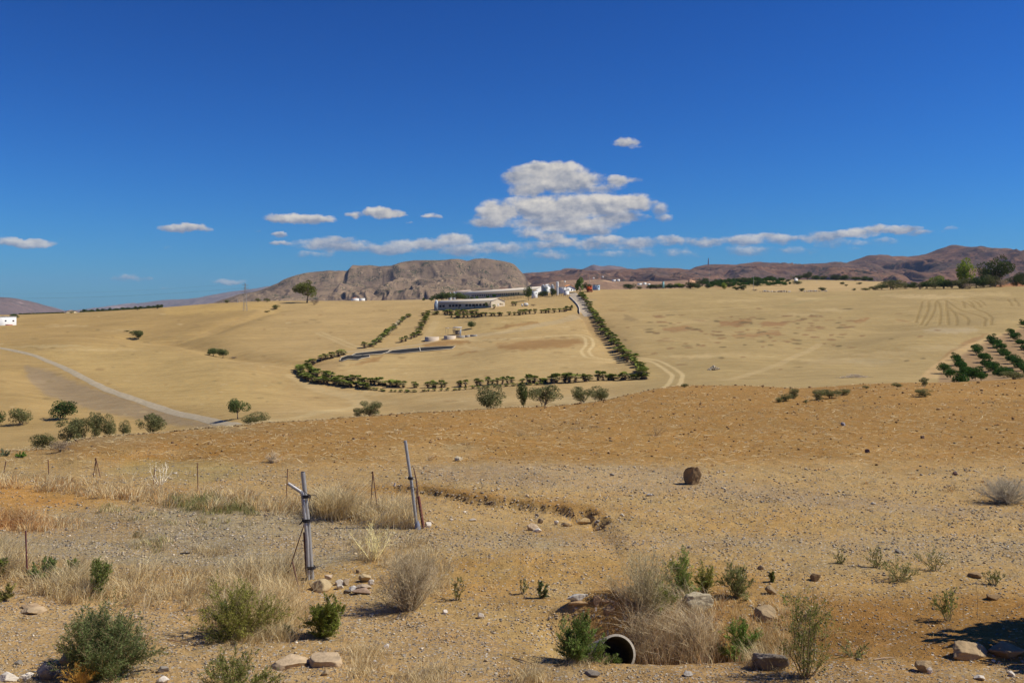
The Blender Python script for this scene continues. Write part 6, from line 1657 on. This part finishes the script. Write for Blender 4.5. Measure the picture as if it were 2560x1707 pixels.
shrub(402, 1212, 66, 66, "dead white branching stalk at the far fence", kind="dry", stems=7, seed=39, twigc=(.72,.66,.58), dens=.7, name="dead_branches", cat="branch", el=(.8, 1.5))
shrub(935, 1400, 110, 110, "pale yellow dried thistle stalks behind the large dry bush", kind="dry", stems=11, seed=40, twigc=(.62,.54,.30), dens=.9, name="thistle", cat="plant", el=(.7, 1.5))
shrub(1640, 1030, 60, 26, "dry thin weed stalks high in the brown field", kind="dry", stems=14, seed=41, twigc=(.33,.24,.14))
shrub(1300, 1032, 40, 20, "dry thin weed stalks below the slanting tree", kind="dry", stems=12, seed=42, twigc=(.33,.24,.14))

def stalk(u, v, ut, vt, label, col=(.60,.47,.27), r=.004):
    x, y, z = hit(u, v, 11.5, 40); t = pt(ut, vt, y) - np.array((x, y, z))
    tag(MB().tube([(0, 0, -.03), t * .5 + np.array((.02, 0, 0)), t], [r, r * .8, r * .4], 4, col).build("dry_stalk", m_twig, loc=(x, y, z)), label, "stalk")
stalk(1321, 1690, 1324, 1512, "tall thin pale stalk standing at the bottom centre")
stalk(1258, 1672, 1275, 1500, "tall thin brown stalk left of the pale one at the bottom centre", (.40,.27,.15), .003)
stalk(860, 1600, 844, 1530, "thin straw stalk in front of the bright green dense bush")
stalk(2443, 1548, 2439, 1445, "thin dark stalk standing above the bottom right shade", (.22,.16,.10))
stalk(2408, 1548, 2402, 1478, "second thin dark stalk, left above the bottom right shade", (.22,.16,.10))
stalk(2012, 1480, 2008, 1422, "brown seed stalk rising from the tall lacy shrub", (.28,.18,.10), .006)
stalk(1368, 1155, 1368, 1135, "pale stalk in the field above the hollow")
stalk(2230, 1240, 2240, 1212, "bent pale stalk in the lower right field")
def stick(u0, v0, u1, v1, label, col=(.30,.20,.12), r=.010):
    a = np.array(hit(u0, v0, 11.5, 45)); b = np.array(hit(u1, v1, 11.5, 45)); m_ = (a + b) / 2; m_[2] = float(zlook(m_[0], m_[1])) + .03
    tag(MB().tube([a + UPV * .015, m_, b + UPV * .02], [r, r * .8, r * .5], 5, col).build("stick", m_twig), label, "stick")
stick(1282, 1645, 1345, 1668, "brown stick lying at the bottom centre")
stick(1768, 1361, 1808, 1356, "pale stick lying on the terrace", (.58,.45,.30), .008)
stick(2185, 1650, 2235, 1645, "pale stick in the bottom right dirt", (.45,.33,.22), .012)
stick(2400, 1612, 2450, 1646, "dark stick leaning on the long tan boulder", (.16,.10,.06), .012)
stick(1950, 1640, 1990, 1620, "pale forked stick left of the tall lacy shrub", (.48,.36,.24), .012)
stick(450, 1385, 475, 1384, "short dark stick on the grey gravel", (.06,.05,.045), .025)
stick(20, 1486, 110, 1466, "thin brown branch in the left fence grass", (.30,.22,.15), .008)
stick(420, 1600, 470, 1612, "thin reddish twig on the dirt right of the big shrub", (.42,.24,.14), .009)

class Grass:
    def __init__(s, seed): s.mb = MB(); s.rng = np.random.default_rng(seed)
    def area(s, poly, n, h, cols, lean=(0.25, 0), w=.0045, near=(11.5, 48), clump=.5):
        P = np.array(poly, float); rng = s.rng; pts = []
        nc = max(1, int(n / 30)); 
        while len(pts) < nc:
            u = rng.uniform(P[:, 0].min(), P[:, 0].max()); v = rng.uniform(P[:, 1].min(), P[:, 1].max()); c = False
            for i in range(len(P)):
                x1, y1 = P[i]; x2, y2 = P[(i + 1) % len(P)]
                if ((y1 > v) != (y2 > v)) and u < (x2 - x1) * (v - y1) / ((y2 - y1) or 1e-9) + x1: c = not c
            if c: pts.append(hit(u, v, *near))
        C = np.repeat(np.array(pts), 30, 0)
        sp = np.repeat(rng.uniform(.04, .16, nc), 30)
        C[:, :2] += rng.normal(size=(len(C), 2)) * sp[:, None]
        C[:, 2] = zlook(C[:, 0], C[:, 1]) - .01
        hh = rng.uniform(h[0], h[1], len(C)) * np.repeat(rng.uniform(.35, 1.2, nc), 30)
        ln = rng.normal(size=(len(C), 2)) * .42 + np.array(lean) + np.repeat(rng.normal(size=(nc, 2)) * .42, 30, 0)
        tip = C + np.stack([ln[:, 0] * hh, ln[:, 1] * hh, hh * .95], 1)
        mid = C + np.stack([ln[:, 0] * hh * .3, ln[:, 1] * hh * .3, hh * .55], 1)
        a = rng.uniform(0, 3.14, len(C)); sd = np.stack([np.cos(a), np.sin(a), a * 0], 1) * (w * C[:, 1] / 18)[:, None]
        V = np.stack([C - sd, C + sd, mid + sd * .8, mid - sd * .8, tip], 1)
        i = np.arange(len(C))[:, None] * 5
        cc = np.array(cols)[rng.integers(0, len(cols), len(C))] * rng.uniform(.75, 1.2, (len(C), 1))
        s.mb.add(V.reshape(-1, 3), i + np.array([[0, 1, 2, 3]]), np.repeat(cc, 5, 0))
        s.mb.Fc.append((i + np.array([[3, 2, 4]]) + s.mb.n - len(C) * 5).astype(np.int32))
    def done(s, name, label):
        return tag(s.mb.build(name, m_grass), label, kind="stuff")
ST = [(.80,.645,.35), (.72,.56,.29), (.88,.75,.46), (.56,.43,.22)]
OR = [(.68,.40,.15), (.58,.32,.12), (.76,.52,.24)]
GN = [(.34,.32,.12), (.28,.30,.10), (.50,.42,.20)]
gr = Grass(3)
gr.area([(-60,1400),(250,1420),(500,1430),(740,1440),(740,1500),(620,1530),(420,1525),(200,1495),(-60,1470)], 6000, (.20, .50), ST)
gr.area([(-60,1370),(40,1372),(70,1440),(-60,1450)], 1500, (.3, .6), ST, (.5, 0))
gr.area([(120,1450),(240,1440),(250,1505),(150,1510)], 2200, (.3, .5), ST, (.45, 0))
gr.area([(560,1420),(745,1410),(745,1480),(700,1560),(560,1585),(540,1500)], 5200, (.3, .62), ST, (.1, 0))
gr.area([(600,1560),(720,1580),(760,1600),(600,1610)], 1400, (.15, .32), ST)
gr.area([(690,1490),(760,1520),(740,1580),(690,1570)], 900, (.2, .4), ST)
gr.done("tall_grass", "tall straw coloured dry grass along the near fence")
gr = Grass(4)
gr.area([(770,1290),(880,1300),(950,1320),(1040,1318),(1030,1290),(900,1278),(780,1268)], 4200, (.25, .75), ST + [ST[0]], (.25, 0))
gr.area([(780,1270),(870,1280),(880,1300),(790,1300)], 1800, (.6, 1.0), ST, (.25, 0))
gr.area([(860,1330),(1060,1330),(1100,1400),(1050,1440),(900,1420)], 1500, (.12, .35), ST)
gr.area([(980,1400),(1110,1390),(1140,1480),(1000,1500)], 1400, (.15, .35), ST)
gr.done("tall_grass", "pale dry grass in the gateway between the two gate posts")
gr = Grass(5)
gr.area([(-60,1195),(150,1200),(330,1222),(560,1240),(760,1262),(760,1292),(520,1278),(330,1258),(180,1235),(-60,1225)], 5600, (.16, .50), ST + [OR[0]], (.2, 0))
gr.area([(430,1240),(640,1255),(640,1290),(500,1285),(430,1265)], 2200, (.15, .35), GN)
gr.area([(-60,1285),(90,1285),(100,1325),(-60,1325)], 1800, (.15, .35), OR)
gr.area([(30,1290),(200,1300),(230,1325),(60,1332)], 1300, (.15, .3), ST + OR)
gr.area([(340,1330),(420,1355),(400,1380),(330,1372)], 500, (.12, .25), GN + ST)
gr.area([(490,1370),(560,1370),(560,1392),(490,1392)], 400, (.1, .25), ST)
gr.area([(240,1260),(620,1310),(600,1330),(250,1300)], 900, (.08, .2), GN + ST)
gr.done("dry_grass", "straw and orange dry grass strip along the far fence")
gr = Grass(6)
gr.area([(1580,1600),(1770,1590),(1780,1655),(1600,1660)], 3800, (.25, .70), [(.76,.63,.40), (.88,.75,.50), (.56,.43,.28)], (-.25, -.1))
gr.area([(1560,1500),(1760,1500),(1780,1600),(1600,1600)], 2000, (.2, .55), [(.70,.57,.34), (.84,.70,.45), (.48,.36,.22)], (-.35, 0))
gr.area([(1500,1500),(1800,1480),(1980,1500),(2060,1600),(1960,1680),(1760,1660),(1540,1560)], 3600, (.08, .28), ST + OR, (0, 0))
gr.area([(1870,1600),(1960,1600),(1980,1660),(1880,1665)], 900, (.2, .45), ST, (-.2, 0))
gr.area([(1400,1640),(1560,1655),(1560,1670),(1400,1665)], 700, (.06, .2), ST)
gr.done("dry_grass", "arching dry grass clumps around the drain pipe")
gr = Grass(7)
gr.area([(860,1620),(960,1630),(950,1690),(870,1690)], 1300, (.10, .26), ST)
gr.area([(1000,1690),(1110,1670),(1120,1720),(1000,1725)], 1100, (.10, .24), ST)
gr.area([(1290,1680),(1350,1680),(1350,1712),(1290,1712)], 600, (.1, .25), ST)
gr.area([(960,1250),(2560,1300),(2560,1700),(1300,1700),(700,1700),(800,1500)], 2600, (.03, .10), ST + OR, (0, 0))
gr.area([(400,1110),(1000,1070),(2560,1010),(2560,1250),(1900,1190),(1200,1180),(620,1180)], 3600, (.04, .12), ST + OR, (0, 0), w=.006, near=(20, 100))
gr.area([(430,1090),(1200,1050),(1700,980),(2560,950),(2560,1030),(1200,1080),(500,1120)], 3000, (.05, .16), ST + OR, (0, 0), w=.004, near=(20, 100))
gr.done("grass_tufts", "scattered short dry tufts over the stony ground and brown field")

# ------------------------------------------------------------------ gravel, clods, straw (beyond counting)
def mask_at(u, v, y):
    i = int(np.clip(np.searchsorted(UG, u) - 1, 0, len(UG) - 2)); j = int(np.clip(np.searchsorted(YG, y) - 1, 0, len(YG) - 2))
    return MK[i, j]
def scatter(name, label, n, vr, px, cols, wfun, seed, flat=(.35, .8), lo=.5, hi=.95, m=m_rock, pw=2.4, ymax=100):
    rng = np.random.default_rng(seed); var = [rock_shape(900 + i, 7, lo, hi, .0, ICO1) for i in range(8)]
    PT = []; SZ = []
    while len(PT) < n:
        u = rng.uniform(-30, 2590); v = vr[0] + (vr[1] - vr[0]) * rng.random()
        x, y, z = hit(u, v, 11.5, ymax)
        if rng.random() > wfun(mask_at(u, v, y), u, v): continue
        PT.append((x, y, z)); SZ.append((px[0] + (px[1] - px[0]) * rng.random() ** pw) * y / F)
    PT = np.array(PT); SZ = np.array(SZ); mb = MB()
    for k in range(8):
        idx = np.arange(k, n, 8); V, f = var[k]; m_ = len(idx)
        a = rng.uniform(0, 6.28, m_); S = SZ[idx][:, None] * np.stack([rng.uniform(.7, 1.3, m_), rng.uniform(.6, 1.1, m_), rng.uniform(*flat, m_)], 1) * .5
        X = V[None] * S[:, None]
        ca, sa = np.cos(a)[:, None], np.sin(a)[:, None]
        X = np.stack([X[..., 0] * ca - X[..., 1] * sa, X[..., 0] * sa + X[..., 1] * ca, X[..., 2] + S[:, 2:3] * .45], -1) + PT[idx][:, None]
        ff = f[None] + (np.arange(m_) * len(V))[:, None, None]
        cc = np.array(cols)[rng.integers(0, len(cols), m_)] * rng.uniform(.75, 1.2, (m_, 1))
        mb.add(X.reshape(-1, 3), ff.reshape(-1, 3), np.repeat(cc, len(V), 0))
    return tag(mb.build(name, m), label, kind="stuff")
m_peb = vc_mat("pebbles", .9, .2, 30, 3)
PC = [(.40,.335,.24), (.29,.25,.19), (.50,.385,.23), (.58,.49,.35), (.46,.31,.16), (.21,.18,.14), (.56,.46,.31)]
scatter("gravel", "mixed grey and ochre gravel over the near ground", 34000, (1165, 1725), (1.8, 9), PC, lambda k, u, v: (.12 + .88 * k[0]) * float(np.clip(vnoise(np.array(u / 70.), np.array(v / 16.), 8) * 2.2 - .45, .06, 1)), 1, pw=3.0, flat=(.3, .7))
scatter("gravel", "larger scattered pale stones on the near ground", 520, (1180, 1720), (4, 13), [(.72,.63,.48), (.55,.43,.27), (.42,.35,.25), (.62,.53,.39)], lambda k, u, v: (.1 + .9 * k[0]) * float(np.clip(vnoise(np.array(u / 90.), np.array(v / 24.), 18) * 2.6 - .8, .03, 1)), 2, pw=2.6, flat=(.35, .7))
scatter("soil_clods", "dark clods of earth over the brown field", 2600, (955, 1200), (2.2, 9), [(.20,.115,.05), (.26,.155,.07), (.34,.21,.10), (.16,.095,.055)], lambda k, u, v: k[1] ** 2, 3, pw=3.2, flat=(.4, .8))
scatter("soil_clods", "small crumbs of earth on the bare dirt", 9000, (1200, 1720), (1.8, 6), [(.30,.20,.10), (.38,.26,.14), (.24,.16,.09)], lambda k, u, v: 1 - .8 * k[0], 4, pw=2.5, flat=(.4, .8))

def straw(n, vr, name, label, seed, L=(.04, .22), w=.004, cols=ST, ymax=100, wf=None):
    rng = np.random.default_rng(seed); P = []
    while len(P) < n:
        u = rng.uniform(-30, 2590); v = rng.uniform(*vr); p = hit(u, v, 11.5, ymax)
        if wf and rng.random() > wf(mask_at(u, v, p[1])): continue
        P.append(p)
    P = np.array(P); a = rng.normal(0, .7, n) + np.where(rng.random(n) < .5, 0, 3.14)
    l = rng.uniform(*L, n) * rng.random(n) ** .5; d = np.stack([np.cos(a), np.sin(a), rng.normal(0, .18, n)], 1) * l[:, None] * .5
    s = np.stack([-np.sin(a), np.cos(a), a * 0 + .5], 1) * (w * np.maximum(P[:, 1] / 18, .8))[:, None] * .5
    P[:, 2] += .012 + np.abs(d[:, 2])
    V = np.stack([P - d - s, P + d - s, P + d + s, P - d + s], 1).reshape(-1, 3)
    c = np.array(cols)[rng.integers(0, len(cols), n)] * rng.uniform(.75, 1.2, (n, 1))
    tag(MB().add(V, np.arange(n * 4).reshape(-1, 4), np.repeat(c, 4, 0)).build(name, m_grass), label, kind="stuff")
straw(15000, (955, 1200), "straw_litter", "pale straw litter over the brown field", 1, (.08, .5), .006, wf=lambda k: k[1])
straw(9000, (1190, 1720), "straw_litter", "thin straw litter on the near dirt", 2, (.03, .16), .004)

# rubble heaps
def heap(u, v, wpx, hpx, n, cols, label, name="stone_heap", cat="heap", sticks=False, ymin=100, ymax=400, sz=(.12, .4)):
    x, y, z = hit(u, v, ymin, ymax); s = y / F; rng = np.random.default_rng(int(u)); mb = MB()
    for i in range(n):
        px, py = rng.normal(0, wpx * s * .24), rng.normal(0, wpx * s * .2); hz_ = hpx * s * max(0, 1 - abs(px) / (wpx * s * .5)) * rng.random()
        c = np.array(cols[rng.integers(len(cols))]) * rng.uniform(.8, 1.2)
        zz = float(zlook(x + px, y + py)) - z
        if sticks:
            a = rng.normal(0, .6); L_ = rng.uniform(.4, 1.6)
            mb.tube([(px, py, zz + hz_), (px + math.cos(a) * L_, py + math.sin(a) * L_, zz + hz_ * .6 + rng.uniform(0, .3))], .035, 4, c)
        else:
            V, f = rock_shape(3000 + i, 8, .6, .95, 0, ICO1); mb.add(V * rng.uniform(*sz) + (px, py, zz + hz_ + .05), f, c)
    return tag(mb.build(name, m_peb, loc=(x, y, z)), label, cat)
heap(1785, 924, 32, 9, 60, [(.55,.47,.33), (.42,.34,.22)], "heap of pale rubble in the right hand field")
heap(2128, 944, 64, 11, 90, [(.62,.52,.38), (.5,.4,.28)], "pile of pale dead branches at the field edge", "branch_pile", "branches", True)
for (u, w, lb) in ((1915, 30, "left third of the stony strip on the right skyline field edge"), (1955, 40, "middle of the stony strip on the right skyline field edge"), (2030, 50, "right end of the stony strip below the pale upper field")):
    heap(u, 729 if u < 1990 else 727, w, 2.0, 40, [(.6,.54,.44), (.5,.42,.32), (.16,.12,.09)], lb, name="rubble", cat=None, ymin=500, ymax=720, sz=(.25, .8))["kind"] = "stuff"

# the tree outside the frame whose shade reaches the bottom right corner
rng_t = np.random.default_rng(77)
tx, ty = 11.7, 15.6; tz = float(zlook(tx, ty)); th_ = 3.9
V, f, c, C_ = crown(4242, lobes=14, leaves=7600, leaf=.026, zlo=.22, col=(.06,.085,.03), col2=(.10,.13,.045), lob=(.16, .26))
o = empty("olive_tree", (tx, ty, tz), 0, (5.4, 3.6, th_))
MB().add(V, f, c).build("foliage", m_leaf, o)
tb = MB(); trunk(tb, C_, rng_t, .32, .03, (.16,.12,.09)); tb.build("trunk", m_bark, o, smooth=True)
tag(o, "tree just outside the right edge that shades the bottom right corner", "tree")
